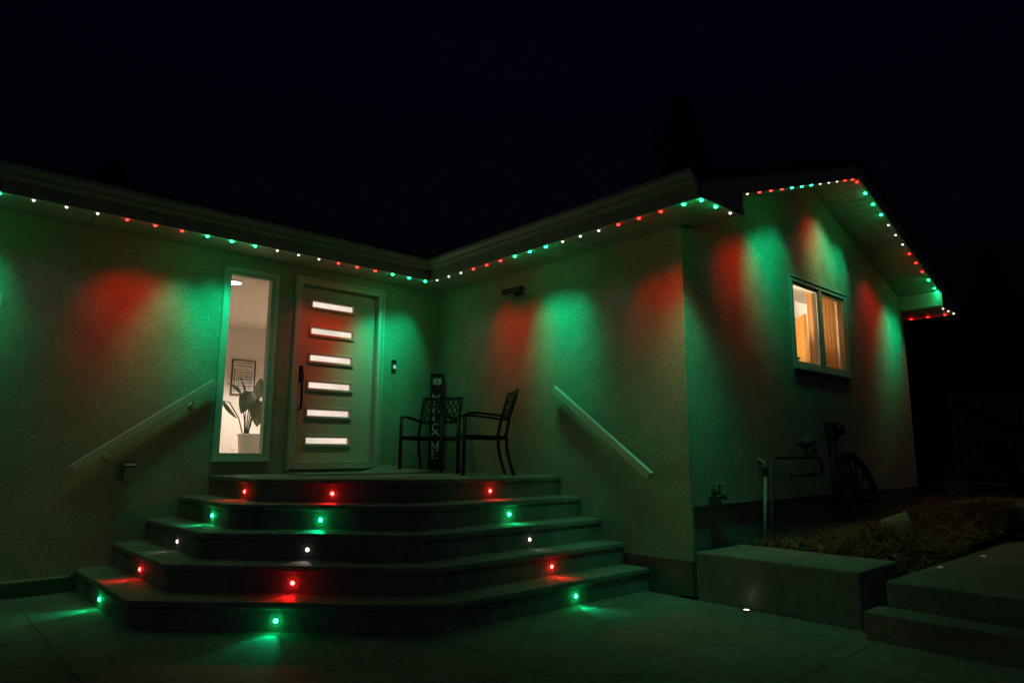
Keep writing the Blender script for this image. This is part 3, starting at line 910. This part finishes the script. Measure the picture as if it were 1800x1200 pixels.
fx = thing('wall_fixture', 'slim dark bar fixture high on the wing wall under the eave', 'wall fixture', (0, -1.56, 3.045))
MB().box(-.030, -.0005, -.06, .06, -.045, .045).build('mount', 'rubber', fx, bevel=.004)
MB().tube([(-.030, 0, 0), (-.075, 0, 0)], .014, 8).build('arm', 'rubber', fx)
MB().tube([(-.10, .17, -.004), (-.10, .165, 0), (-.10, -.165, 0), (-.10, -.17, -.004)], [.024, .032, .032, .026], 12).build('bar_body', 'rubber', fx, smooth=False)

# welcome board ----------------------------------------------------------
lean = math.radians(3.2)
sg = thing('welcome_sign', 'tall dark WELCOME board leaning in the corner behind the chair', 'sign', (-.150, -.190, HP + .001))
sg.rotation_euler = (-lean, 0, math.radians(-45))
SW, SH = .172, 1.225
MB().box(-SW / 2, SW / 2, 0, .019, 0, SH).build('board', 'sign', sg, bevel=.002)
MB().box(-SW / 2 + .004, SW / 2 - .004, -.0012, -.0002, SH - .315, SH - .05).build('red_panel', 'signred', sg)
def stroke(mb, pts, w, sc, ox, oz):
    for (a, b) in zip(pts[:-1], pts[1:]):
        A, B = Vector((a[0], 0, a[1])), Vector((b[0], 0, b[1]))
        d = (B - A).normalized(); n = Vector((-d.z, 0, d.x)) * w / 2
        q = [A - n, B - n, B + n, A + n]
        mb.add([((p.x - .5) * sc + ox, -.0022, p.z * sc + oz) for p in q] + [((p.x - .5) * sc + ox, -.0003, p.z * sc + oz) for p in q],
               [(0, 1, 2, 3), (7, 6, 5, 4), (0, 4, 5, 1), (1, 5, 6, 2), (2, 6, 7, 3), (3, 7, 4, 0)])
def arc(cx, cz, rx, rz_, a0, a1, n=14):
    return [(cx + rx * math.cos(math.radians(a0 + (a1 - a0) * k / n)), cz + rz_ * math.sin(math.radians(a0 + (a1 - a0) * k / n))) for k in range(n + 1)]
LET = {
    'W': [([(.06, 1), (.28, .0)], .15), ([(.28, 0), (.5, .85)], .07), ([(.5, .85), (.72, 0)], .15), ([(.72, 0), (.94, 1)], .07), ([(-.04, .98), (.2, .98)], .05), ([(.82, .98), (1.04, .98)], .05)],
    'E': [([(.22, 0), (.22, 1)], .16), ([(.08, .97), (.84, .97)], .06), ([(.08, .03), (.88, .03)], .06), ([(.22, .52), (.66, .52)], .06), ([(.83, .97), (.83, .76)], .06), ([(.87, .03), (.87, .26)], .06), ([(.65, .64), (.65, .40)], .05)],
    'L': [([(.26, 0), (.26, 1)], .16), ([(.1, .97), (.46, .97)], .05), ([(.1, .03), (.88, .03)], .06), ([(.87, .03), (.87, .28)], .06)],
    'C': [(arc(.52, .5, .36, .46, 50, 310), .12), ([(.80, .98), (.80, .70)], .06), ([(.80, .26), (.78, .10)], .05)],
    'O': [(arc(.5, .5, .40, .46, 0, 360, 20), .12)],
    'M': [([(.14, 0), (.14, 1)], .07), ([(.14, 1), (.5, .12)], .15), ([(.5, .12), (.86, 1)], .07), ([(.86, 0), (.86, 1)], .16), ([(.0, .03), (.28, .03)], .05), ([(.7, .03), (1.0, .03)], .05), ([(0, .97), (.2, .97)], .05), ([(.84, .97), (1.02, .97)], .05)],
}
for i, ch in enumerate('WELCOME'):
    mb = MB()
    for pts, wd in LET[ch]:
        stroke(mb, pts, wd * 1.3, .104, -.006, .825 - i * .112 + (.030, .012)[i] if i < 2 else .825 - i * .112)
    mb.build('letter', 'signwhite', sg)
mb = MB()
for a, L_, w_ in ((205, .072, .026), (172, .070, .028), (140, .075, .03), (40, .075, .03), (8, .070, .028), (-25, .072, .026), (90, .05, .03), (240, .06, .025), (300, .06, .025)):
    c_, s_ = math.cos(math.radians(a)), math.sin(math.radians(a))
    ctr = Vector((0, 0, SH - .105)); d = Vector((c_, 0, s_)); n = Vector((-s_, 0, c_))
    q = [ctr + d * .008, ctr + d * L_ * .5 + n * w_ / 2, ctr + d * L_, ctr + d * L_ * .5 - n * w_ / 2]
    mb.add([(p.x, -.004, p.z) for p in q] + [(p.x, -.0013, p.z) for p in q], [(0, 1, 2, 3), (7, 6, 5, 4), (0, 4, 5, 1), (1, 5, 6, 2), (2, 6, 7, 3), (3, 7, 4, 0)])
mb.build('leaf_print', 'signwhite', sg)

# ---------------------------------------------------------------- patio chairs
def make_chair(label, loc, facing, group):
    """local +y is the front of the chair"""
    t = thing('patio_chair', label, 'chair', loc, group, rz=math.atan2(-facing[0], facing[1]))
    hw, hd = .26, .25
    for s in (-1, 1):
        MB().tube([(s * hw, hd, 0), (s * hw, hd - .005, .30), (s * hw, hd - .01, .615)], .0200, 8).build('leg', 'chair', t, smooth=True)
        back = [(s * hw * .98, -hd - .03, 0), (s * hw * .98, -hd + .005, .10), (s * hw * .98, -hd + .045, .26), (s * hw * .98, -hd + .055, .42), (s * hw * .98, -hd + .02, .60), (s * hw * .98, -hd - .04, .80), (s * hw * .98, -hd - .065, .895)]
        MB().tube(back, .0175, 8).build('leg', 'chair', t, smooth=True)
        arm = [(s * hw, hd - .01, .617), (s * hw, hd - .05, .636), (s * (hw + .008), .10, .638), (s * (hw + .005), -.10, .618), (s * hw, -hd + .03, .600)]
        mb = MB()
        for p, q in zip(arm[:-1], arm[1:]):
            mb.bar(p, q, .044, .022)
        mb.build('armrest', 'chair', t)
        MB().bar((s * (hw - .004), hd - .012, .395), (s * (hw - .006), -hd + .045, .385), .020, .040).build('seat_rail', 'chair', t)
    MB().bar((-hw, hd - .01, .395), (hw, hd - .01, .395), .020, .040).build('front_rail', 'chair', t)
    MB().bar((-hw, -hd + .05, .385), (hw, -hd + .05, .385), .020, .040).build('rear_rail', 'chair', t)
    # woven-strap seat: thin pan of strips
    mb = MB()
    n = 11
    for i in range(n):
        x = -hw + .03 + (2 * hw - .06) * i / (n - 1)
        pts = [(x, hd - .02, .402), (x, .08, .392), (x, -.08, .386), (x, -hd + .055, .392)]
        for p, q in zip(pts[:-1], pts[1:]):
            mb.bar(p, q, .028, .004)
    for j in range(9):
        y = hd - .06 - j * .047
        mb.bar((-hw + .012, y, .3985 - .0012 * j), (hw - .012, y, .3985 - .0012 * j), .026, .003)
    mb.build('seat', 'chair', t)
    # lattice back
    def bp(u, v):   # u -1..1 across, v 0..1 up the back
        y = -hd + .02 + (-.085) * v - .02 * (1 - u * u)
        return Vector((u * hw * .95, y, .585 + .295 * v))
    mb = MB()
    for v in (0.0, 1.0):
        mb = MB()
        for i in range(8):
            mb.bar(bp(-1 + i / 4, v), bp(-1 + (i + 1) / 4, v), .014, .034 if v else .022)
        mb.build('back_rail', 'chair', t)
    mb = MB()
    nx_, nv = 7, 3
    for s in (-1, 1):
        for i in range(-nv, nx_ + 1):
            # curved diagonal strap crossing nv cells high
            pts = []
            for k in range(0, nv * 4 + 1):
                cc = i + (k / 4 if s > 0 else nv - k / 4)
                cc += .10 * math.sin(2 * math.pi * (k / 4)) * s
                if 0 <= cc <= nx_:
                    pts.append(bp(-1 + 2 * cc / nx_, k / (nv * 4)))
                elif pts:
                    break
            for p, q in zip(pts[:-1], pts[1:]):
                mb.bar(p, q, .017, .004, (0, 1, 0))
    mb.build('back_lattice', 'chair', t)
    return t
make_chair('black metal patio chair with lattice back in front of the WELCOME board', (-.50, -.58, HP + .001), (-.88, -.47), 'black patio chairs on the porch')
make_chair('black metal patio chair seen side-on against the wing wall', (-.48, -1.53, HP + .001), (-.85, .52), 'black patio chairs on the porch')

# ---------------------------------------------------------------- door rug
rg = thing('door_rug', 'rumpled pale rug with dark striped border in front of the door', 'rug', (0, 0, HP))
def rug_grid(x0, x1, y0, y1, nx, ny, amp):
    rnd = random.Random(2)
    vs = []; fs = []
    for lay in (0, 1):
        for j in range(ny + 1):
            for i in range(nx + 1):
                x = x0 + (x1 - x0) * i / nx; y = y0 + (y1 - y0) * j / ny
                h = amp * max(0, math.sin((x + 1.25) * 4.2 + y * 2)) ** 2 * math.exp(-((x + .95) / .33) ** 2) + .006 * abs(math.sin(x * 9 + y * 4))
                vs.append((x, y, .004 + h - (.0035 if lay == 0 else -.004)))
    N = (nx + 1) * (ny + 1)
    for j in range(ny):
        for i in range(nx):
            a = j * (nx + 1) + i
            fs.append((a, a + nx + 1, a + nx + 2, a + 1)); fs.append((N + a, N + a + 1, N + a + nx + 2, N + a + nx + 1))
    edge = [i for i in range(nx + 1)] + [j * (nx + 1) + nx for j in range(1, ny + 1)] + [ny * (nx + 1) + i for i in range(nx - 1, -1, -1)] + [j * (nx + 1) for j in range(ny - 1, 0, -1)]
    for p, q in zip(edge, edge[1:] + edge[:1]):
        fs.append((p, q, N + q, N + p))
    return MB().add(vs, fs)
rug_grid(-1.95, -.72, -.72, -.14, 40, 14, .085).build('field', 'rug', rg, smooth=True)
rug_grid(-2.10, -1.953, -.80, -.10, 6, 14, .055).build('border', 'rugband', rg, smooth=True)
rug_grid(-.717, -.50, -.80, -.10, 8, 14, .085).build('border', 'rugband', rg, smooth=True)
rug_grid(-1.95, -.72, -.80, -.7225, 40, 3, .085).build('border', 'rugband', rg, smooth=True)

# ---------------------------------------------------------------- block wall, side walk, garden
bw = thing('planter_wall', 'low square concrete wall running forward from the house corner', 'wall')
MB().box(0.0, 0.75, -5.12, YG - .03, -.03, 0.39).build('block', 'concrete', bw, bevel=.015)
walk = thing('side_steps', 'two wide concrete steps up to the side walk at lower right', 'steps')
MB().box(0.03, 3.4, -9.5, -5.28, -.03, 0.350).build('landing', 'concrete', walk, bevel=.012)
MB().box(-0.24, 0.029, -9.5, -5.22, -.03, 0.180).build('step', 'concrete', walk, bevel=.012)
for (x, y), lab in zip([(0.93, -5.36), (1.87, -5.42)], ['near', 'far']):
    s = thing('path_light', f'tiny dim flush light on the side walk edge, the {lab}er from the steps' if False else f'tiny dim flush light at the {lab} end of the side walk edge', 'path light', (x, y, .350), 'flush lights on the side walk')
    MB().lathe((0, 0, 0), [(.028, .0005), (.028, .004), (.022, .006)], (0, 0, 1), 14).build('bezel', 'silver', s)
    MB().lathe((0, 0, 0), [(.020, .0062), (.012, .010), (0, .011)], (0, 0, 1), 12).build('lens', 'dimlens', s)
s = thing('ground_light', 'small bright white light in the paving at the foot of the concrete wall', 'ground light', (-.085, -4.28, 0))
MB().lathe((0, 0, 0), [(.036, .0005), (.036, .008), (.028, .012), (.028, .006)], (0, 0, 1), 16).build('bezel', 'black', s)
MB().lathe((0, 0, 0), [(.027, .007), (.02, .014), (0, .017)], (0, 0, 1), 14).build('lens', 'groundlens', s)
spot('lamp_beam', (0, 0, .025), (.45, -.05, 1), .05, (1, .92, .85), 60, .8, .008, s)

# garden terrain
def gz(x, y):
    b = .30 + .045 * max(0, x - .8) + .03 * math.sin(x * 2.3 + y * 1.7) + .02 * math.sin(x * 5 - y * 4)
    m_ = .10 * math.exp(-((x - 1.35) / .55) ** 2 - ((y + 4.75) / .35) ** 2)
    m2 = .16 * math.exp(-((x - 3.9) / .9) ** 2 - ((y + 5.1) / .5) ** 2)
    return min(b, .75) + m_ + m2
mb = MB()
NX, NY = 60, 26
vs = [(.752 + 13.5 * (i / NX) ** 1.5, -5.275 + 1.50 * j / NY + (0 if i < 0 else 0), 0) for j in range(NY + 1) for i in range(NX + 1)]
vs = [(x, y, gz(x, y)) for x, y, z in vs]
fs = [(j * (NX + 1) + i, j * (NX + 1) + i + 1, (j + 1) * (NX + 1) + i + 1, (j + 1) * (NX + 1) + i) for j in range(NY) for i in range(NX)]
mb.add(vs, fs)
struct(mb.build('garden_bed', 'soil', smooth=True))
mb = MB()
NX, NY = 40, 40
vs = []
for j in range(NY + 1):
    for i in range(NX + 1):
        x = 3.42 + 40 * (i / NX) ** 1.6; y = -30 + 24.73 * (j / NY)
        vs.append((x, y, min(.30 + .045 * (x - .8), .75) + .03 * math.sin(x * 1.3 + y)))
mb.add(vs, [(j * (NX + 1) + i, j * (NX + 1) + i + 1, (j + 1) * (NX + 1) + i + 1, (j + 1) * (NX + 1) + i) for j in range(NY) for i in range(NX)])
struct(mb.build('side_yard', 'ground', smooth=True))
mb = MB()
mb.add([(5.9, -3.774, .55), (60, -3.774, .75), (60, 40, 1.4), (5.9, 40, .6)], [(0, 1, 2, 3)])
struct(mb.build('back_yard', 'ground'))
# dry leaf litter and twigs
rnd = random.Random(9)
mb = MB()
def litter(n, fx_, lift=.0, size=1.0):
    for _ in range(n):
        x, y = fx_()
        if not (.78 < x and -5.26 < y < YG + .02):
            continue
        z = gz(x, y) + rnd.uniform(0, .05) + lift
        if rnd.random() < .68:      # twig / stalk
            L = rnd.uniform(.07, .24) * size; a = rnd.uniform(0, 6.28); e = rnd.uniform(-.1, .7)
            d = Vector((math.cos(a) * math.cos(e), math.sin(a) * math.cos(e), math.sin(e))) * L
            p = Vector((x, y, z)); side = d.cross(Vector((0, 0, 1)))
            if side.length < 1e-5:
                continue
            side = side.normalized() * .0032
            up = Vector((0, 0, .0035))
            mid = p + d * .5 + Vector((rnd.uniform(-1, 1), rnd.uniform(-1, 1), rnd.uniform(0, 1))) * .015
            mb.add([p - side, p + side, p + up, mid - side, mid + side, mid + up, p + d], [(0, 1, 4, 3), (1, 2, 5, 4), (2, 0, 3, 5), (3, 4, 6), (4, 5, 6), (5, 3, 6)])
        else:                       # curled leaf
            L = rnd.uniform(.03, .085) * size; a = rnd.uniform(0, 6.28); ti = rnd.uniform(-.8, .8)
            d = Vector((math.cos(a), math.sin(a), ti * .6)).normalized() * L
            s_ = d.cross(Vector((0, 0, 1))).normalized() * L * .35
            p = Vector((x, y, z)); c = p + d * .5 + Vector((0, 0, .012))
            mb.add([p, c - s_ + Vector((0, 0, .012)), p + d, c + s_ + Vector((0, 0, .012)), c - Vector((0, 0, .006))], [(0, 1, 4), (1, 2, 4), (2, 3, 4), (3, 0, 4)])
litter(4600, lambda: (.8 + 5.5 * rnd.random() ** 1.25, rnd.uniform(-5.26, -3.8)))
litter(2200, lambda: (rnd.gauss(1.35, .38), rnd.gauss(-4.72, .26)), .02, 1.2)
litter(1400, lambda: (rnd.gauss(3.9, .7), rnd.gauss(-5.0, .25)), .02, 1.3)
o = mb.build('leaf_litter', 'straw')
o['label'] = 'brown dry stalks and leaves heaped over the garden bed'; o['category'] = 'leaf litter'; o['kind'] = 'stuff'

# slab steps further up the yard
for (x, y, z, a, lab) in ((4.55, -5.05, .68, .12, 'nearest concrete stepping slab in the dark yard at right'), (8.75, -3.45, .73, .45, 'middle concrete stepping slab beyond the house corner'), (13.0, -2.2, .90, .4, 'farthest concrete stepping slab by the gate')):
    s = thing('stepping_slab', lab, 'slab', (x, y, z), 'concrete slabs stepping up the yard', rz=-a)
    MB().box(-.62, .62, -.36, .36, -.24, 0).build('slab', 'concrete', s, bevel=.02)

# wooden gate at the end of the yard
gt = thing('wooden_gate', 'weathered wooden gate with diagonal brace at the far right', 'gate', (12.6, -2.45, .62), rz=-math.pi / 2 + .12)
for x in (0.0, 1.6):
    MB().box(x - .05, x + .05, -.05, .05, -.1, 2.0).build('post', 'oldwood', gt, bevel=.006)
for z in (.25, 1.0, 1.86):
    MB().box(.051, 1.549, -.022, .022, z - .05, z + .05).build('rail', 'oldwood', gt)
MB().bar((.06, -.030, 1.80), (1.54, -.030, .95), .025, .08, (0, 1, 0)).build('brace', 'oldwood', gt)
for k in range(9):
    MB().box(.10 + k * .163, .22 + k * .163, .023, .040, .05, 1.80).build('board', 'oldwood', gt)

# ---------------------------------------------------------------- services on the gable wall
gm = thing('gas_meter', 'dark gas regulator and looped pipes on the gable wall', 'gas meter', (1.15, YG, .30))
py = -.15
def T(mb, pts, r=.019):
    return mb.tube([Vector(p) - Vector((1.15, 0, .30)) for p in pts], r, 10)
T(MB(), [(1.11, py, .2), (1.15, py, .8), (1.18, py, 1.14), (1.21, py, 1.175), (1.25, py, 1.18), (2.20, py, 1.18), (2.27, py, 1.17), (2.29, py, 1.13), (2.29, py, 1.05), (2.27, py, 1.01), (2.22, py, 1.0), (1.92, py, 1.0)]).build('pipe', 'iron', gm, smooth=True)
T(MB(), [(1.92, py, 1.0), (1.88, py, 1.0), (1.86, py + .05, 1.0), (1.86, -.001, 1.0)]).build('pipe', 'iron', gm, smooth=True)
T(MB(), [(1.93, py, 1.18), (1.93, py, 1.30)], .03).build('riser_pipe', 'iron', gm)
c = Vector((1.93 - 1.15, py, 1.33 - .30))
MB().lathe(c + Vector((0, 0, -.05)), [(.03, 0), (.075, .02), (.085, .05), (.085, .06), (.05, .09), (.03, .12), (.0, .125)], (0, 0, 1), 18).build('regulator', 'iron', gm, smooth=True)
MB().tube([c + Vector((.05, 0, .01)), c + Vector((.24, 0, .01)), c + Vector((.25, 0, .005))], .02, 10).build('vent_arm', 'iron', gm)
MB().lathe(c + Vector((.16, -.02, -.09)), [(.02, -.03), (.035, -.02), (.035, .03), (.02, .04)], (0, 0, 1), 12).build('valve', 'iron', gm)

cd = thing('conduit', 'pale vertical conduit beside the gas pipes', 'conduit', (1.15, YG - .08, .28))
MB().tube([(-.06, 0, 0), (.03, 0, .72)], .017, 10).build('tube', 'pvc', cd, smooth=True)
MB().tube([(.03, 0, .72), (.034, 0, .76), (.036, .0, .80)], [.022, .026, .022], 10).build('coupling', 'rubber', cd)
MB().tube([(.036, 0, .80), (.042, .02, .86), (.042, .078, .88)], .014, 10).build('elbow', 'pvc', cd, smooth=True)

em = thing('electric_meter', 'round electric meter on its box high on the gable wall', 'electric meter', (2.88, YG, 1.49))
em.scale = (.8, .9, .8)
MB().box(-.12, .12, -.09, -.0005, -.12, .11).build('box', 'iron', em, bevel=.008)
MB().lathe((0.02, -.09, .005), [(.088, 0), (.088, .05), (.075, .085), (.0, .09)], (0, -1, 0), 20).build('dial_glass', 'black', em, smooth=False)
MB().box(-.07, .07, -.075, -.0005, -.19, -.1205).build('neck', 'iron', em)
MB().tube([(-.03, -.045, -.19), (-.05, -.045, -1.1)], .026, 10).build('conduit', 'iron', em, smooth=True)
MB().tube([(.03, -.045, -.19), (.05, -.045, -.40), (.10, -.045, -.62), (.11, -.04, -1.1)], .012, 8).build('cable', 'rubber', em, smooth=True)

sp = thing('wall_tap', 'small brass garden tap on the gable wall near the house corner', 'tap', (.36, YG, .87))
MB().lathe((0, 0, 0), [(.04, 0), (.04, .01), (.02, .014)], (0, -1, 0), 14).build('flange', 'iron', sp)
MB().tube([(0, -.014, 0), (0, -.09, 0), (0, -.12, -.02), (0, -.13, -.06)], .016, 10).build('spout', 'iron', sp, smooth=True)
MB().tube([(0, -.07, .01), (0, -.07, .07)], .009, 8).build('stem', 'iron', sp)
MB().bar((-.17, -.07, .075), (.12, -.07, .078), .022, .012).build('handle', 'silver', sp, bevel=.003)
MB().box(-.09, .13, -.06, -.0005, -.06, -.035).build('hook_plate', 'iron', sp, bevel=.004)

wl = thing('old_wheel', 'large dark spoked wheel leaning against the gable wall', 'wheel', (3.22, YG - .27, .30))
wl.rotation_euler = (math.radians(-13), 0, 0)
R_ = .475
rim = MB()
n = 40
vs = []
for k in range(n):
    t_ = 2 * math.pi * k / n
    for (rr, yy) in ((R_, -.035), (R_, .035), (R_ - .055, .030), (R_ - .055, -.030)):
        vs.append((rr * math.cos(t_), yy, R_ + rr * math.sin(t_)))
fs = []
for k in range(n):
    for j in range(4):
        fs.append((k * 4 + j, k * 4 + (j + 1) % 4, ((k + 1) % n) * 4 + (j + 1) % 4, ((k + 1) % n) * 4 + j))
rim.add(vs, fs).build('rim', 'wheel', wl)
MB().lathe((0, -.08, R_), [(.05, 0), (.075, .03), (.075, .13), (.05, .16)], (0, 1, 0), 16).build('hub', 'wheel', wl)
for k in range(12):
    t_ = 2 * math.pi * (k + .3) / 12
    d = Vector((math.cos(t_), 0, math.sin(t_)))
    MB().tube([Vector((0, 0, R_)) + d * .07, Vector((0, 0, R_)) + d * (R_ - .05)], [.019, .014], 8).build('spoke', 'wheel', wl)

bk = thing('bucket', 'pale empty bucket lying on its side in the garden bed', 'bucket', (2.41, -4.56, .505))
bk.rotation_euler = (math.radians(74), 0, math.radians(24))
m = MB().lathe((0, 0, -.12), [(.088, 0), (.112, .235), (.118, .238), (.118, .252), (.108, .252), (.086, .012), (.0, .010)], (0, 0, 1), 24)
m.build('pail', 'bucket', bk, smooth=False)
MB().tube([(.118 * math.cos(t_), .118 * math.sin(t_), .118 - .05 * math.sin(t_)) for t_ in [k * math.pi / 14 for k in range(15)]], .003, 6).build('bail_handle', 'iron', bk)

# ---------------------------------------------------------------- trees and shrubs in the dark
def spruce_mesh(h, r, seed, n):
    rnd = random.Random(seed)
    mb = MB()
    tr = MB().tube([(0, 0, 0), (0, 0, h * .5), (0, 0, h * .97)], [h * .016, h * .010, .02], 8)
    lay = int(h * 2.2)
    for L in range(lay):
        u = L / lay
        z = h * (.10 + .88 * u)
        rad = r * (1 - u) ** .75 * rnd.uniform(.8, 1.12) + .25
        nb = max(5, int(11 * (1 - u) + 4))
        a0 = rnd.uniform(0, 6.28)
        for b in range(nb):
            a = a0 + 6.283 * b / nb + rnd.uniform(-.2, .2)
            ln = rad * rnd.uniform(.7, 1.1)
            d = Vector((math.cos(a), math.sin(a), 0))
            tip = d * ln + Vector((0, 0, -ln * rnd.uniform(.25, .5)))
            base = Vector((0, 0, z))
            mb.tube([base, base + tip * .5 + Vector((0, 0, ln * .05)), base + tip], [.03, .015, .004], 3, False)
            for q in range(n):
                f_ = rnd.uniform(.15, 1.0)
                p = base + tip * f_ + Vector((rnd.gauss(0, .10), rnd.gauss(0, .10), rnd.gauss(-.06, .08))) * (.5 + ln * .25)
                s_ = rnd.uniform(.10, .26) * (.6 + .3 * ln)
                e = Vector((rnd.gauss(0, 1), rnd.gauss(0, 1), rnd.gauss(-.3, .4))).normalized()
                k_ = e.cross(Vector((rnd.gauss(0, 1), rnd.gauss(0, 1), rnd.gauss(0, 1)))).normalized()
                mb.add([p - e * s_, p + k_ * s_ * .28, p + e * s_, p - k_ * s_ * .28], [(0, 1, 2, 3)])
    return tr.mesh('trunk', 'bark'), mb.mesh('crown', 'needles')
tA = spruce_mesh(20.0, 6.2, 1, 30)
tB = spruce_mesh(13.0, 3.4, 2, 26)
def spruce(label, loc, me, sc, rz):
    t = thing('spruce_tree', label, 'tree', loc, 'dark spruces behind the house', rz=rz)
    t.scale = (sc, sc, sc)
    link_copy(me[0], 'trunk', t); link_copy(me[1], 'crown', t)
    return t
spruce('tallest dark spruce rising behind the wing roof', (24.4, 12.0, 0.8), tA, 1.0, 0)
spruce('shorter spruce just right of the tallest one behind the roof', (28.6, 11.0, .8), tA, .83, 1.3)
spruce('dark spruce just left of the tallest one behind the roof', (20.6, 14.0, .8), tB, 1.02, 2.0)
spruce('dark spruce showing faintly over the left roof', (-1.3, 14.5, .2), tB, .76, .5)
spruce('dark spruce standing right of the gable eave', (20.0, -1.9, .8), tB, .55, .9)
spruce('dark spruce behind the gate at the far right', (21.5, -3.6, .8), tB, .62, 2.4)
spruce('dark spruce at the right edge of the picture', (17.5, -4.4, .7), tB, .52, 4.0)
def shrub(label, loc, h, r, seed):
    rnd = random.Random(seed)
    t = thing('shrub', label, 'shrub', loc, 'shrubs in the dark yard')
    st = MB(); lf = MB()
    for k in range(9):
        a = rnd.uniform(0, 6.28); ln = rnd.uniform(.3, 1) * r
        tip = Vector((math.cos(a) * ln, math.sin(a) * ln, h * rnd.uniform(.6, 1)))
        st.tube([(0, 0, 0), tip * .5 + Vector((0, 0, .08)), tip], [.018, .012, .004], 5, False)
        for q in range(70):
            p = tip * rnd.uniform(.3, 1.05) + Vector((rnd.gauss(0, .12), rnd.gauss(0, .12), rnd.gauss(0, .10)))
            p.z = max(p.z, .03)
            s_ = rnd.uniform(.02, .05)
            e = Vector((rnd.gauss(0, 1), rnd.gauss(0, 1), rnd.gauss(0, .6))).normalized()
            k_ = e.cross(Vector((rnd.gauss(0, 1), rnd.gauss(0, 1), rnd.gauss(0, 1)))).normalized()
            lf.add([p - e * s_, p + k_ * s_ * .45, p + e * s_, p - k_ * s_ * .45], [(0, 1, 2, 3)])
    st.build('stem', 'bark', t); lf.build('foliage', 'leafbush', t)
shrub('low leafy shrub beside the house corner at right', (7.4, -3.2, .55), .75, .55, 3)
shrub('dark shrub between the stepping slabs and the gate', (10.4, -3.9, .72), .85, .7, 4)
shrub('dark shrub at the right edge beyond the side walk', (6.6, -5.9, .55), .55, .5, 5)
shrub('twiggy shrub right of the farthest stepping slab', (11.5, -4.2, .72), 1.2, .7, 6)
